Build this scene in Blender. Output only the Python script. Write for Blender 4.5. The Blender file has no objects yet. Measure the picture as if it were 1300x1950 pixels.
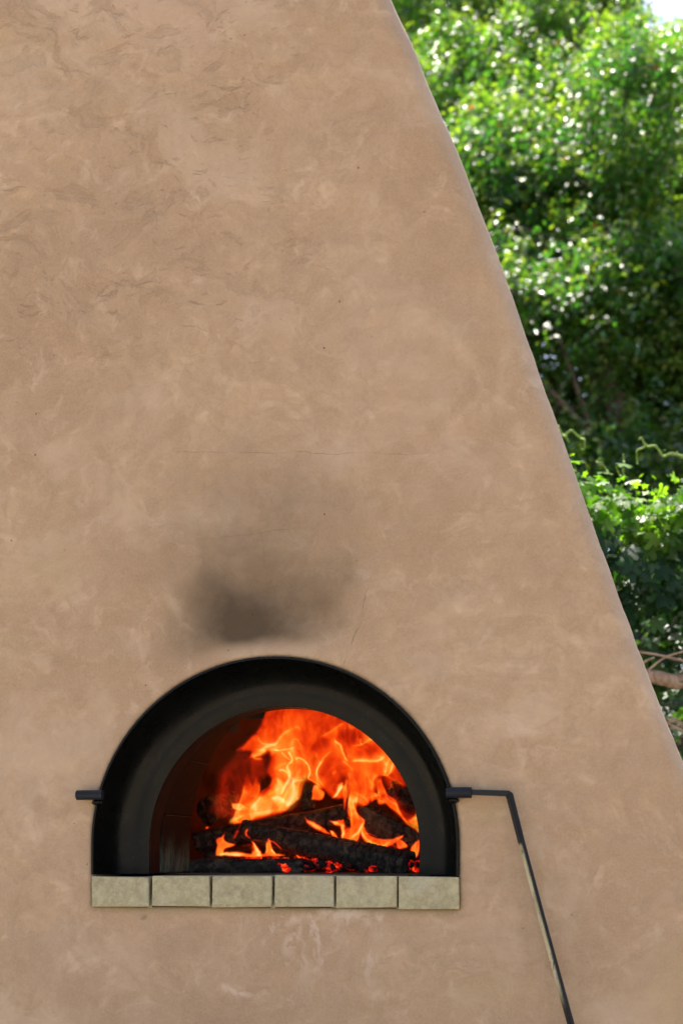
import bpy, bmesh, math, random
import numpy as np
from mathutils import Vector, Matrix, noise as mnoise
random.seed(7); rng = np.random.default_rng(7)
R = math.radians
scene = bpy.context.scene
col = scene.collection

# ------------------------------------------------------------------ camera
PSI = R(10.75); FPX = 2708.3; HOR = 1620.0; CX, CY, CZ = 0.622, -2.573, 1.20
cam = bpy.data.cameras.new('camera'); camo = bpy.data.objects.new('camera', cam); col.objects.link(camo)
camo.location = (CX, CY, CZ); camo.rotation_euler = (R(90), 0, PSI)
cam.sensor_fit = 'VERTICAL'; cam.sensor_height = 36; cam.sensor_width = 24; cam.lens = 50
cam.shift_y = (HOR - 975) / 1950
cam.clip_start = 0.05; cam.clip_end = 2000
cam.dof.use_dof = True; cam.dof.focus_distance = 2.86; cam.dof.aperture_fstop = 3.9
scene.camera = camo

# ------------------------------------------------------------------ light
EXPO = 1.45
SUN_EL, SUN_AZ = 65.0, 28.0           # azimuth measured from +Y towards -X
sd = Vector((-math.sin(R(SUN_AZ)) * math.cos(R(SUN_EL)), math.cos(R(SUN_AZ)) * math.cos(R(SUN_EL)), math.sin(R(SUN_EL))))
w = bpy.data.worlds.new('World'); scene.world = w; w.use_nodes = True
wn = w.node_tree.nodes; wl = w.node_tree.links
bg = wn['Background']; sky = wn.new('ShaderNodeTexSky'); sky.sky_type = 'NISHITA'; sky.sun_disc = False
sky.sun_elevation = R(SUN_EL); sky.sun_rotation = R(-SUN_AZ); sky.dust_density = 3.0; sky.ozone_density = 0.6; sky.air_density = 1.0
wl.new(sky.outputs[0], bg.inputs[0]); bg.inputs[1].default_value = 0.14
sun = bpy.data.lights.new('sun', 'SUN'); suno = bpy.data.objects.new('sun', sun); col.objects.link(suno)
sun.energy = 4.8; sun.angle = R(0.55); sun.color = (1, .94, .84)
suno.rotation_euler = (-sd).to_track_quat('-Z', 'Y').to_euler(); suno.location = (0, 4, 9)
vs = scene.view_settings; vs.view_transform = 'Standard'; vs.look = 'None'; vs.exposure = EXPO; vs.gamma = 1; vs.use_curve_mapping = False
scene.render.engine = 'CYCLES'
scene.cycles.max_bounces = 10; scene.cycles.transparent_max_bounces = 24
scene.cycles.transmission_bounces = 6; scene.cycles.sample_clamp_indirect = 6
try:
    scene.cycles.use_denoising = True
except Exception: pass

cosP, sinP = math.cos(PSI), math.sin(PSI)
def W(u, v, y=0.0):
    """photo measurement -> place on the upright plane at distance y behind the wall face"""
    dy = y - CY; t = (u - 650.0) / FPX
    dx = dy * (t * cosP - sinP) / (cosP + t * sinP)
    zc = -dx * sinP + dy * cosP
    return Vector((CX + dx, y, CZ + (HOR - v) / FPX * zc))

# ------------------------------------------------------------------ helpers
def tag(o, label=None, cat=None, group=None, kind=None):
    if label: o['label'] = label
    if cat: o['category'] = cat
    if group: o['group'] = group
    if kind: o['kind'] = kind
    return o
def empty(name, loc=(0, 0, 0)):
    o = bpy.data.objects.new(name, None); o.location = loc; o.empty_display_size = .1; col.objects.link(o); return o
def link(name, me, mat=None, parent=None):
    o = bpy.data.objects.new(name, me)
    if mat is not None and not me.materials: me.materials.append(mat)
    if parent is not None:
        o.parent = parent; o.location = -Vector(parent_world(parent))
    col.objects.link(o); return o
def parent_world(p):
    v = Vector(p.location)
    if p.parent: v = v + Vector(parent_world(p.parent))
    return v
def mesh(name, verts, faces, smooth=False):
    me = bpy.data.meshes.new(name)
    me.from_pydata([tuple(map(float, v)) for v in verts], [], [tuple(int(i) for i in f) for f in faces]); me.update()
    if smooth: me.polygons.foreach_set('use_smooth', [True] * len(me.polygons))
    return me
def fast_mesh(name, V, F, colors=None, smooth=False):
    """V (n,3), F (m,k) equal-size faces"""
    me = bpy.data.meshes.new(name); V = np.asarray(V, np.float32); F = np.asarray(F, np.int32)
    k = F.shape[1]
    me.vertices.add(len(V)); me.vertices.foreach_set('co', V.ravel())
    me.loops.add(F.size); me.loops.foreach_set('vertex_index', F.ravel())
    me.polygons.add(len(F)); me.polygons.foreach_set('loop_start', np.arange(0, F.size, k, dtype=np.int32))
    try: me.polygons.foreach_set('loop_total', np.full(len(F), k, np.int32))
    except Exception: pass
    me.update(calc_edges=True)
    if colors is not None:
        a = me.color_attributes.new('tint', 'FLOAT_COLOR', 'POINT')
        a.data.foreach_set('color', np.asarray(colors, np.float32).ravel())
    if smooth: me.polygons.foreach_set('use_smooth', np.ones(len(F), bool))
    me.validate(); return me
def bm_mesh(name, bm, smooth=False):
    me = bpy.data.meshes.new(name); bm.to_mesh(me); bm.free()
    if smooth: me.polygons.foreach_set('use_smooth', [True] * len(me.polygons))
    return me
def tube(bm, pts, rad, n=10, cap=True):
    """round tube along pts; rad scalar or list"""
    pts = [Vector(p) for p in pts]
    if not hasattr(rad, '__len__'): rad = [rad] * len(pts)
    rings = []; up = Vector((0, 0, 1))
    t0 = (pts[1] - pts[0]).normalized()
    a = t0.cross(up if abs(t0.z) < .9 else Vector((1, 0, 0))).normalized()
    for i, p in enumerate(pts):
        t = (pts[min(i + 1, len(pts) - 1)] - pts[max(i - 1, 0)]).normalized()
        a = (a - t * a.dot(t)).normalized(); b = t.cross(a)
        rings.append([bm.verts.new(p + (a * math.cos(2 * math.pi * k / n) + b * math.sin(2 * math.pi * k / n)) * rad[i]) for k in range(n)])
    for i in range(len(rings) - 1):
        for k in range(n):
            bm.faces.new((rings[i][k], rings[i][(k + 1) % n], rings[i + 1][(k + 1) % n], rings[i + 1][k]))
    if cap:
        bm.faces.new(rings[0][::-1]); bm.faces.new(rings[-1])

def shade_auto(o, ang=40):
    me = o.data; me.polygons.foreach_set('use_smooth', [True] * len(me.polygons))
    bm = bmesh.new(); bm.from_mesh(me)
    for e in bm.edges:
        if len(e.link_faces) == 2 and e.calc_face_angle() > R(ang): e.smooth = False
    bm.to_mesh(me); bm.free()
def vnoise(x, y, z=0.0, seed=0):
    """smooth value noise on arrays, about -1..1"""
    x, y, z = np.broadcast_arrays(np.asarray(x, float), np.asarray(y, float), np.asarray(z, float))
    xi, yi, zi = np.floor(x).astype(np.int64), np.floor(y).astype(np.int64), np.floor(z).astype(np.int64)
    fx, fy, fz = x - xi, y - yi, z - zi
    s = lambda t: t * t * t * (t * (t * 6 - 15) + 10)
    fx, fy, fz = s(fx), s(fy), s(fz)
    def h(a, b, c):
        n = (a * 374761393 + b * 668265263 + c * 2147483647 + seed * 1274126177) & 0xffffffff
        n = ((n ^ (n >> 13)) * 1274126177) & 0xffffffff
        return ((n ^ (n >> 16)) & 0xffff) / 32767.5 - 1
    r = 0
    for a in (0, 1):
        for b in (0, 1):
            for c in (0, 1):
                r = r + h(xi + a, yi + b, zi + c) * (fx if a else 1 - fx) * (fy if b else 1 - fy) * (fz if c else 1 - fz)
    return r
def fbm(x, y, z=0.0, o=4, seed=0):
    r = 0; a = 1; t = 0
    for i in range(o):
        r = r + a * vnoise(x * 2 ** i, y * 2 ** i, z * 2 ** i if np.ndim(z) or z else z, seed + i); t += a; a *= .5
    return r / t * 1.6

# ------------------------------------------------------------------ node helpers
class NT:
    def __init__(s, name):
        s.m = bpy.data.materials.new(name); s.m.use_nodes = True; s.t = s.m.node_tree
        s.n = s.t.nodes; s.b = s.n['Principled BSDF']; s.out = s.n['Material Output']
    def put(s, sock, v):
        if isinstance(v, bpy.types.NodeSocket): s.t.links.new(v, sock)
        elif v is not None:
            if hasattr(sock.default_value, '__len__') and hasattr(v, '__len__') and len(v) == 3 and len(sock.default_value) == 4: v = (*v, 1)
            sock.default_value = v
    def pos(s):
        return s.n.new('ShaderNodeTexCoord').outputs['Object']
    def map(s, v, loc=(0, 0, 0), rot=(0, 0, 0), sc=(1, 1, 1)):
        m = s.n.new('ShaderNodeMapping'); s.put(m.inputs[0], v); m.inputs[1].default_value = loc; m.inputs[2].default_value = rot; m.inputs[3].default_value = sc
        return m.outputs[0]
    def noise(s, v, scale, detail=4, rough=.55, dist=0.0, out=0):
        m = s.n.new('ShaderNodeTexNoise'); s.put(m.inputs['Vector'], v); s.put(m.inputs['Scale'], scale); s.put(m.inputs['Detail'], detail)
        s.put(m.inputs['Roughness'], rough); s.put(m.inputs['Distortion'], dist); return m.outputs[out]
    def vor(s, v, scale, feat='F1', out='Distance', rnd=1.0):
        m = s.n.new('ShaderNodeTexVoronoi'); m.feature = feat; s.put(m.inputs['Vector'], v); s.put(m.inputs['Scale'], scale); s.put(m.inputs['Randomness'], rnd); return m.outputs[out]
    def ramp(s, f, a, b, lo=0.0, hi=1.0):
        m = s.n.new('ShaderNodeMapRange'); m.interpolation_type = 'SMOOTHSTEP'; s.put(m.inputs[0], f); s.put(m.inputs[1], a); s.put(m.inputs[2], b); s.put(m.inputs[3], lo); s.put(m.inputs[4], hi)
        return m.outputs[0]
    def math(s, op, a, b=None, c=None, clamp=False):
        m = s.n.new('ShaderNodeMath'); m.operation = op; m.use_clamp = clamp; s.put(m.inputs[0], a)
        if b is not None: s.put(m.inputs[1], b)
        if c is not None: s.put(m.inputs[2], c)
        return m.outputs[0]
    def vmath(s, op, a, b=None, out=0):
        m = s.n.new('ShaderNodeVectorMath'); m.operation = op; s.put(m.inputs[0], a)
        if b is not None: s.put(m.inputs[1], b)
        return m.outputs[out]
    def mix(s, f, a, b, mode='MIX'):
        m = s.n.new('ShaderNodeMix'); m.data_type = 'RGBA'; m.blend_type = mode; s.put(m.inputs[0], f); s.put(m.inputs[6], a); s.put(m.inputs[7], b)
        return m.outputs[2]
    def bump(s, h, strength=.3, dist=.01, nrm=None):
        m = s.n.new('ShaderNodeBump'); s.put(m.inputs['Height'], h); m.inputs['Strength'].default_value = strength; m.inputs['Distance'].default_value = dist
        if nrm: s.put(m.inputs['Normal'], nrm)
        return m.outputs[0]
    def set(s, **k):
        names = dict(color='Base Color', rough='Roughness', metal='Metallic', normal='Normal', spec='Specular IOR Level', trans='Transmission Weight', em='Emission Color', ems='Emission Strength', coat='Coat Weight')
        for a, v in k.items(): s.put(s.b.inputs[names[a]], v)
        return s.m

# ------------------------------------------------------------------ materials
def mat_plaster():
    n = NT('plaster'); P = n.pos()
    P2 = n.vmath('ADD', P, n.vmath('SCALE', n.noise(P, 3.0, 4, out=1), None))
    n.t.nodes[-1] if False else None
    warp = n.vmath('MULTIPLY', n.noise(P, 4.0, 5, .6, out=1), (.12, .12, .12))
    Q = n.vmath('ADD', P, warp)
    big = n.noise(Q, 1.7, 6, .6, .3)
    mid = n.noise(Q, 5.5, 8, .62, .6)
    c = n.mix(n.ramp(big, .34, .66), (.385, .235, .128), (.545, .36, .205))
    c = n.mix(n.ramp(mid, .40, .68, 0, .55), c, (.56, .375, .225))
    grit = n.noise(Q, 34, 9, .7, .5)
    c = n.mix(n.ramp(grit, .36, .66, 0, .58), c, (.345, .215, .118))
    c = n.mix(n.ramp(n.noise(n.map(Q, loc=(9, 2, 4)), 18, 8, .68, .8), .50, .66, 0, .50), c, (.66, .475, .32))
    # darker layered trowel patches with definite edges
    pat = n.noise(n.map(Q, sc=(1, 1, 1.3)), 7.0, 10, .68, 1.4)
    where = n.ramp(n.noise(P, 1.3, 3), .40, .60)
    sep0 = n.n.new('ShaderNodeSeparateXYZ'); n.put(sep0.inputs[0], P)
    rough_zone = n.math('MULTIPLY', n.ramp(sep0.outputs[2], 1.95, 2.25), n.ramp(sep0.outputs[0], .25, -.1))
    brush = n.noise(n.map(n.vmath('ADD', P, n.vmath('MULTIPLY', n.noise(P, 1.6, 2, out=1), (.9, .9, .9))), rot=(0, R(-30), 0), sc=(2.2, 1, 9)), 3.0, 7, .62, .3)
    c = n.mix(n.ramp(brush, .36, .62, 0, .68), c, (.43, .275, .155))
    blot = n.noise(Q, 12, 6, .6, .9)
    c = n.mix(n.ramp(blot, .44, .68, 0, .48), c, (.36, .225, .122))
    c = n.mix(n.ramp(n.noise(n.map(Q, loc=(3, 0, 8)), 3.4, 5, .6, .4), .50, .66, 0, .45), c, (.60, .43, .29))
    pm = n.math('MULTIPLY', n.ramp(pat, .535, .615), n.math('MULTIPLY_ADD', n.math('MULTIPLY', where, n.math('MULTIPLY_ADD', rough_zone, .55, .42)), .62, .05))
    c = n.mix(pm, c, (.355, .215, .112))
    small = n.noise(n.map(Q, rot=(0, R(35), 0), sc=(1, 1, 2.6)), 17, 8, .7, 1.0)
    c = n.mix(n.math('MULTIPLY', n.ramp(small, .585, .66), n.math('MULTIPLY', n.ramp(n.noise(P, 2.1, 2), .42, .6, 0, .6), n.math('MULTIPLY_ADD', rough_zone, .62, .38))), c, (.30, .185, .10))
    c = n.mix(n.ramp(n.noise(Q, 2.6, 4), .56, .72, 0, .35), c, (.47, .335, .15))     # ochre
    c = n.mix(n.ramp(n.noise(n.map(P, loc=(5, 1, 2)), 2.2, 5, .6), .58, .76, 0, .30), c, (.56, .38, .29)) # pinkish
    # pale lime runs under the sill
    sx = n.n.new('ShaderNodeSeparateXYZ'); n.put(sx.inputs[0], P); X, Y, Z = sx.outputs
    drip = n.noise(n.map(Q, sc=(1, 1, .32)), 17, 7, .65, .5)
    dm = n.math('MULTIPLY', n.ramp(drip, .52, .60), n.math('MULTIPLY', n.ramp(Z, .90, 1.06), n.ramp(Z, 1.10, 1.085)))
    dm = n.math('MULTIPLY', dm, n.math('MULTIPLY', n.ramp(X, -.12, .0), n.ramp(X, .28, .18)))
    c = n.mix(n.math('MULTIPLY', dm, .55), c, (.66, .52, .42))
    # olive-yellow line below the sill
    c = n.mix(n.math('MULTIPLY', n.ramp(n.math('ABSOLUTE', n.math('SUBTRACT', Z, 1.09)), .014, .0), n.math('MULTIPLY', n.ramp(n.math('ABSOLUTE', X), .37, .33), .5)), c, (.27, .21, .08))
    # soot stain over the arch
    warp2 = n.vmath('MULTIPLY', n.vmath('SUBTRACT', n.noise(P, 6, 2, .5, out=1), (.5, .5, .5)), (.14, .14, .14))
    SQ = n.vmath('ADD', P, warp2)
    def blob(u, v, ru, rv, amt, pw=1.0):
        p = W(u, v)
        d = n.vmath('MULTIPLY', n.vmath('SUBTRACT', SQ, tuple(p)), (1 / ru, 0, 1 / rv))
        return n.math('MULTIPLY', n.ramp(n.vmath('LENGTH', d, out=1), 1.0, .12), amt)
    core = n.math('ADD', blob(480, 1188, .235, .125, .50), n.math('ADD', blob(505, 1150, .21, .19, .22), n.math('ADD', blob(415, 1180, .16, .10, .09), n.math('ADD', blob(508, 1060, .32, .30, .23), blob(480, 980, .50, .34, .10)))))
    rim = n.vmath('LENGTH', n.vmath('SUBTRACT', P, (0, 0, 1.211)), out=1)
    core = n.math('MULTIPLY', core, n.ramp(rim, .352, .395, .10, 1))
    core = n.math('MULTIPLY', core, n.ramp(n.noise(P, 9, 6, .6), .25, .7, .8, 1.1))
    # warm ground-bounce light below the hinge barrels, painted into the plaster as ochre
    for u, v, ru in ((172, 1530, .05), (925, 1532, .07)):
        c = n.mix(blob(u, v, ru, .04, .35), c, (.38, .27, .10))
    for u, v, ru, rv, a in ((543, 1792, .016, .040, .55), (538, 1760, .030, .016, .55), (600, 1752, .060, .016, .5), (665, 1750, .075, .022, .55), (580, 1775, .010, .030, .6), (470, 1915, .05, .014, .5), (440, 1905, .012, .02, .5)):
        c = n.mix(n.math('MULTIPLY', blob(u, v, ru, rv, a), n.ramp(n.noise(P, 55, 5, .65), .38, .56)), c, (.66, .50, .385))
    c = n.mix(blob(284, 1733, .012, .010, .55), c, (.10, .11, .06))
    # hairline cracks
    def crack(pts, wd, amt, c):
        for (a, b) in zip(pts[:-1], pts[1:]):
            A = W(*a); B = W(*b); AB = B - A; L = AB.length; d = AB / L
            rel = n.vmath('SUBTRACT', n.vmath('ADD', P, n.vmath('MULTIPLY', n.vmath('SUBTRACT', n.noise(P, 26, 4, out=1), (.5, .5, .5)), (.012, 0, .012))), tuple(A))
            al = n.vmath('DOT_PRODUCT', rel, (d.x, 0, d.z), out=1); ac = n.math('ABSOLUTE', n.vmath('DOT_PRODUCT', rel, (-d.z, 0, d.x), out=1))
            inside = n.math('MULTIPLY', n.ramp(al, -.004, .004), n.ramp(al, L + .004, L - .004))
            m = n.math('MULTIPLY', n.math('MULTIPLY', n.ramp(ac, wd, wd * .2), inside), n.ramp(n.noise(P, 22, 3), .38, .55, .1, amt))
            c = n.mix(m, c, (.16, .10, .055))
        return c
    c = crack([(335, 861), (560, 862), (775, 864)], .0012, .45, c)
    c = crack([(497, 1010), (505, 1075), (510, 1140)], .0012, .25, c)
    c = crack([(700, 1120), (684, 1190), (655, 1262)], .0013, .7, c)
    c = crack([(370, 1028), (470, 1020), (560, 1005)], .0012, .3, c)
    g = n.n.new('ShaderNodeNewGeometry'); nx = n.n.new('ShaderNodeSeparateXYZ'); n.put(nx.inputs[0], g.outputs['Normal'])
    c = n.mix(n.math('MULTIPLY', n.ramp(n.math('ADD', nx.outputs[0], n.math('MULTIPLY', n.noise(P, 9, 4), .3)), .5, .95), .25), c, (.46, .39, .355))  # grey-violet sky light on the right-facing corner, painted into the plaster colour
    # fine speckle
    c = n.mix(n.ramp(n.noise(P, 220, 3, .7), .35, .65, 0, .16), c, (.62, .45, .30))
    pits = n.vor(P, 26, rnd=1.0)
    pm2 = n.math('MULTIPLY', n.ramp(pits, .060, .03), n.ramp(n.noise(P, 5, 2), .5, .6))
    c = n.mix(n.math('MULTIPLY', pm2, .8), c, (.12, .08, .05))
    c = n.mix(n.math('MINIMUM', core, .92), c, (.062, .040, .020))
    hsv = n.n.new('ShaderNodeHueSaturation'); n.put(hsv.inputs['Color'], c); hsv.inputs['Saturation'].default_value = PL_SAT; hsv.inputs['Value'].default_value = PL_VAL
    c = n.mix(1.0, hsv.outputs[0], (1.05, 1.045, 1.02), 'MULTIPLY')
    h = n.math('ADD', n.math('MULTIPLY', n.noise(Q, 11, 6, .6, 1.0), n.math('MULTIPLY_ADD', rough_zone, .5, .40)), n.math('MULTIPLY', n.noise(P, 130, 5, .7), .10))
    h = n.math('ADD', h, n.math('MULTIPLY', n.ramp(pat, .53, .61), n.math('MULTIPLY_ADD', rough_zone, -.16, -.03)))
    h = n.math('ADD', h, n.math('MULTIPLY', n.ramp(small, .60, .66), n.math('MULTIPLY', rough_zone, -.14)))
    arcs = n.noise(n.map(n.vmath('ADD', P, n.vmath('MULTIPLY', n.noise(P, 2.3, 2, out=1), (.6, .6, .6))), rot=(0, R(28), 0), sc=(6, 1, 46)), 1.6, 5, .6)
    h = n.math('ADD', h, n.math('MULTIPLY', arcs, .20))
    h = n.math('SUBTRACT', h, n.math('MULTIPLY', pm2, .3))
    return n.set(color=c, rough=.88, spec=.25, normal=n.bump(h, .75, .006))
PL_SAT, PL_VAL = .89, .72

def mat_brick():
    n = NT('firebrick'); P = n.pos(); info = n.n.new('ShaderNodeObjectInfo')
    Q = n.vmath('ADD', P, n.vmath('MULTIPLY', n.vmath('SUBTRACT', n.noise(P, 1, 0, out=1), (.5, .5, .5)), (0, 0, 0)))
    off = n.n.new('ShaderNodeCombineXYZ'); n.put(off.inputs[0], n.math('MULTIPLY', info.outputs['Random'], 9)); Q = n.vmath('ADD', P, off.outputs[0])
    c = n.mix(n.ramp(n.noise(Q, 75, 7, .7, .4), .35, .68), (.295, .258, .155), (.40, .36, .225))
    c = n.mix(n.ramp(n.noise(Q, 9, 4, .6), .50, .68, 0, .55), c, (.375, .355, .26))
    c = n.mix(n.ramp(n.noise(Q, 46, 6, .7, .8), .56, .70, 0, .5), c, (.20, .175, .095))
    c = n.mix(n.ramp(n.noise(Q, 420, 2, .6), .56, .72, 0, .4), c, (.48, .44, .31))
    c = n.mix(n.ramp(n.vor(Q, 95), .14, .05, 0, .7), c, (.16, .14, .09))
    c = n.mix(n.ramp(n.noise(Q, 30, 5, .7), .56, .68, 0, .5), c, (.20, .185, .14))
    h = n.math('ADD', n.noise(Q, 260, 4, .7), n.math('MULTIPLY', n.noise(Q, 40, 4), 1.6))
    return n.set(color=c, rough=.9, spec=.2, normal=n.bump(h, 1.0, .0028))
def mat_tunnel_brick():
    n = NT('sooty_firebrick'); P = n.pos()
    sx = n.n.new('ShaderNodeSeparateXYZ'); n.put(sx.inputs[0], P); X, Y, Z = sx.outputs
    soot = n.ramp(n.math('ADD', Z, n.math('MULTIPLY', n.noise(P, 9, 5), .16)), 1.225, 1.33)
    c = n.mix(n.ramp(n.noise(n.map(P, sc=(1, 1, .4)), 50, 6, .7), .35, .65), (.05, .072, .05), (.16, .215, .14))
    c = n.mix(n.ramp(n.noise(n.map(P, sc=(1, 1, .5)), 22, 4), .58, .70, 0, .7), c, (.02, .022, .022))
    c = n.mix(soot, c, (.003, .003, .0025))
    return n.set(color=c, rough=.9, spec=.12, normal=n.bump(n.noise(P, 120, 5, .7), .6, .003))
def mat_steel(name='black_painted_steel', base=(.0022, .0025, .0021), rough=.30):
    n = NT(name); P = n.pos()
    dust = n.math('MULTIPLY', n.ramp(n.noise(n.map(P, sc=(1, 1, .5)), 60, 8, .75, 1), .60, .72), n.ramp(n.math('ADD', n.math('MULTIPLY', n.noise(P, 12, 3), .05), n.sep_z(P)), 1.24, 1.18, .08, .55))
    specks = n.ramp(n.vor(P, 60), .085, .04, 0, .5)
    specks = n.math('MULTIPLY', specks, n.ramp(n.noise(P, 11, 2), .52, .62))
    c = n.mix(dust, base, (.10, .13, .15))
    c = n.mix(specks, c, (.16, .17, .16))
    c = n.mix(n.ramp(n.noise(P, 7, 5), .4, .7, 0, .5), c, tuple(x * .6 for x in base))
    return n.set(color=c, rough=n.ramp(n.noise(P, 30, 5), .3, .7, rough - .05, rough + .08), spec=.15, normal=n.bump(n.noise(P, 90, 5, .6), .12, .001))
def sepz(s, P):
    sx = s.n.new('ShaderNodeSeparateXYZ'); s.put(sx.inputs[0], P); return sx.outputs[2]
NT.sep_z = sepz
def sepy(s, P):
    sx = s.n.new('ShaderNodeSeparateXYZ'); s.put(sx.inputs[0], P); return sx.outputs[1]
NT.sep_y = sepy
def mat_bar():
    n = NT('worn_bar_steel'); P = n.pos()
    Z = n.sep_z(P)
    zt = W(990, 1606).z; zb = W(1075, 1890).z
    g = n.n.new('ShaderNodeNewGeometry'); d = n.vmath('DOT_PRODUCT', g.outputs['True Normal'], (-.80, -.60, 0), out=1)
    nz = n.noise(n.map(P, sc=(1, 1, .25)), 120, 7, .75, .8)
    worn = n.math('MULTIPLY', n.ramp(n.math('ADD', Z, n.math('MULTIPLY', n.noise(P, 60, 3), .02)), zt + .012, zt + .004), n.ramp(Z, zb - .03, zb + .02))
    worn = n.math('MULTIPLY', worn, n.ramp(d, .45, .6))
    worn = n.math('MULTIPLY', worn, n.ramp(nz, .36, .46))
    chips = n.math('MULTIPLY', n.ramp(nz, .62, .67), .7)
    c = n.mix(chips, (.006, .007, .009), (.20, .19, .15))
    c = n.mix(worn, c, n.mix(n.ramp(n.noise(n.map(P, sc=(1, 1, .2)), 40, 6, .7), .4, .65), (.24, .225, .15), (.38, .365, .26)))
    return n.set(color=c, rough=n.math('MULTIPLY_ADD', worn, -.1, .45), spec=.25, metal=n.math('MULTIPLY', worn, .35), normal=n.bump(nz, .3, .001))
def mat_char():
    n = NT('charred_wood'); P = n.pos()
    g = n.n.new('ShaderNodeAttribute'); g.attribute_name = 'crack'
    c = n.mix(n.ramp(n.noise(P, 60, 6, .7), .4, .7), (.022, .015, .012), (.12, .080, .052))
    c = n.mix(n.ramp(n.noise(P, 15, 4), .56, .7, 0, .6), c, (.20, .14, .09))
    c = n.mix(g.outputs['Fac'], c, (.003, .002, .002))
    h = n.noise(n.map(P, sc=(1, 1, 1)), 170, 6, .7)
    return n.set(color=c, rough=.72, spec=.35, normal=n.bump(h, .8, .003))
def mat_ember():
    n = NT('glowing_coals'); P = n.pos()
    hot = n.noise(P, 24, 6, .65, .6); fine = n.noise(P, 90, 5, .7)
    k = n.math('MULTIPLY', n.ramp(hot, .46, .62), n.ramp(fine, .35, .6, .25, 1))
    e = n.mix(n.ramp(k, .55, 1.0), (1, .012, .002), (1, .10, .012))
    c = n.mix(k, (.02, .012, .01), (.10, .01, .005))
    return n.set(color=c, rough=.9, em=e, ems=n.math('MULTIPLY', k, .5), normal=n.bump(fine, .8, .004))
def mat_chamber():
    n = NT('sooty_dome_lining'); P = n.pos()
    c = n.mix(n.ramp(n.noise(P, 9, 5), .35, .65), (.05, .025, .018), (.12, .06, .04))
    return n.set(color=c, rough=.95, normal=n.bump(n.noise(P, 40, 5), .5, .01))
def mat_flame():
    n = NT('flame'); n.n.remove(n.b)
    a = n.n.new('ShaderNodeVertexColor'); a.layer_name = 'tint'
    e = n.n.new('ShaderNodeEmission'); n.put(e.inputs[0], a.outputs[0]); e.inputs[1].default_value = 1 / 2 ** EXPO
    t = n.n.new('ShaderNodeBsdfTransparent'); s = n.n.new('ShaderNodeAddShader')
    n.t.links.new(e.outputs[0], s.inputs[0]); n.t.links.new(t.outputs[0], s.inputs[1]); n.t.links.new(s.outputs[0], n.out.inputs[0])
    try: n.m.cycles.emission_sampling = 'NONE'
    except Exception: pass
    return n.m
def mat_leaf(name, gloss=.35, trans=.5, tcol=(1.25, 1.5, .25), spec=.6):
    n = NT(name); n.n.remove(n.b)
    a = n.n.new('ShaderNodeVertexColor'); a.layer_name = 'tint'; c = a.outputs[0]
    d = n.n.new('ShaderNodeBsdfPrincipled'); n.put(d.inputs['Base Color'], c); d.inputs['Roughness'].default_value = gloss; d.inputs['Specular IOR Level'].default_value = spec
    t = n.n.new('ShaderNodeBsdfTranslucent'); n.put(t.inputs[0], n.mix(1.0, c, tcol, 'MULTIPLY'))
    m = n.n.new('ShaderNodeMixShader'); m.inputs[0].default_value = trans
    n.t.links.new(d.outputs[0], m.inputs[1]); n.t.links.new(t.outputs[0], m.inputs[2]); n.t.links.new(m.outputs[0], n.out.inputs[0])
    return n.m
def mat_bark(name, a, b, sc=14):
    n = NT(name); P = n.pos(); f = n.noise(n.map(P, sc=(1, 1, .3)), sc, 7, .7, .5)
    return n.set(color=n.mix(n.ramp(f, .35, .65), a, b), rough=.9, normal=n.bump(f, .8, .02))
def mat_ground():
    n = NT('dry_ground'); P = n.pos()
    c = n.mix(n.ramp(n.noise(P, .8, 6, .6), .35, .65), (.46, .37, .26), (.60, .50, .37))
    c = n.mix(n.ramp(n.noise(P, 5, 7, .7), .55, .68, 0, .8), c, (.10, .13, .04))
    c = n.mix(n.ramp(n.noise(P, 60, 4, .7), .4, .7, 0, .5), c, (.16, .11, .06))
    c = n.mix(n.ramp(n.sep_y(P), 1.6, 2.0), c, n.mix(n.ramp(n.noise(P, 25, 6, .7), .35, .65), (.035, .026, .017), (.10, .075, .05)))
    return n.set(color=c, rough=1, spec=.1, normal=n.bump(n.noise(P, 30, 6, .7), .8, .03))

M = dict(sleeve=mat_steel('sooty_sleeve_steel', (.002, .0018, .0016), .8), plaster=mat_plaster(), brick=mat_brick(), tbrick=mat_tunnel_brick(), steel=mat_steel(), barrel=mat_steel('hinge_steel', (.010, .012, .018), .42),
         bar=mat_bar(), char=mat_char(), ember=mat_ember(), chamber=mat_chamber(), flame=mat_flame(),
         tleaf=mat_leaf('tree_leaf', .37, .52, (1.8, 2.3, .55), .95), vleaf=mat_leaf('vine_leaf', .42, .5, (1.6, 2.1, .32), .32), bark=mat_bark('bark', (.05, .038, .028), (.13, .10, .075)),
         palewood=mat_bark('pale_dead_wood', (.26, .17, .12), (.48, .36, .27), 30), stem=mat_bark('green_stem', (.16, .26, .05), (.28, .40, .10), 40), ground=mat_ground())

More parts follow.
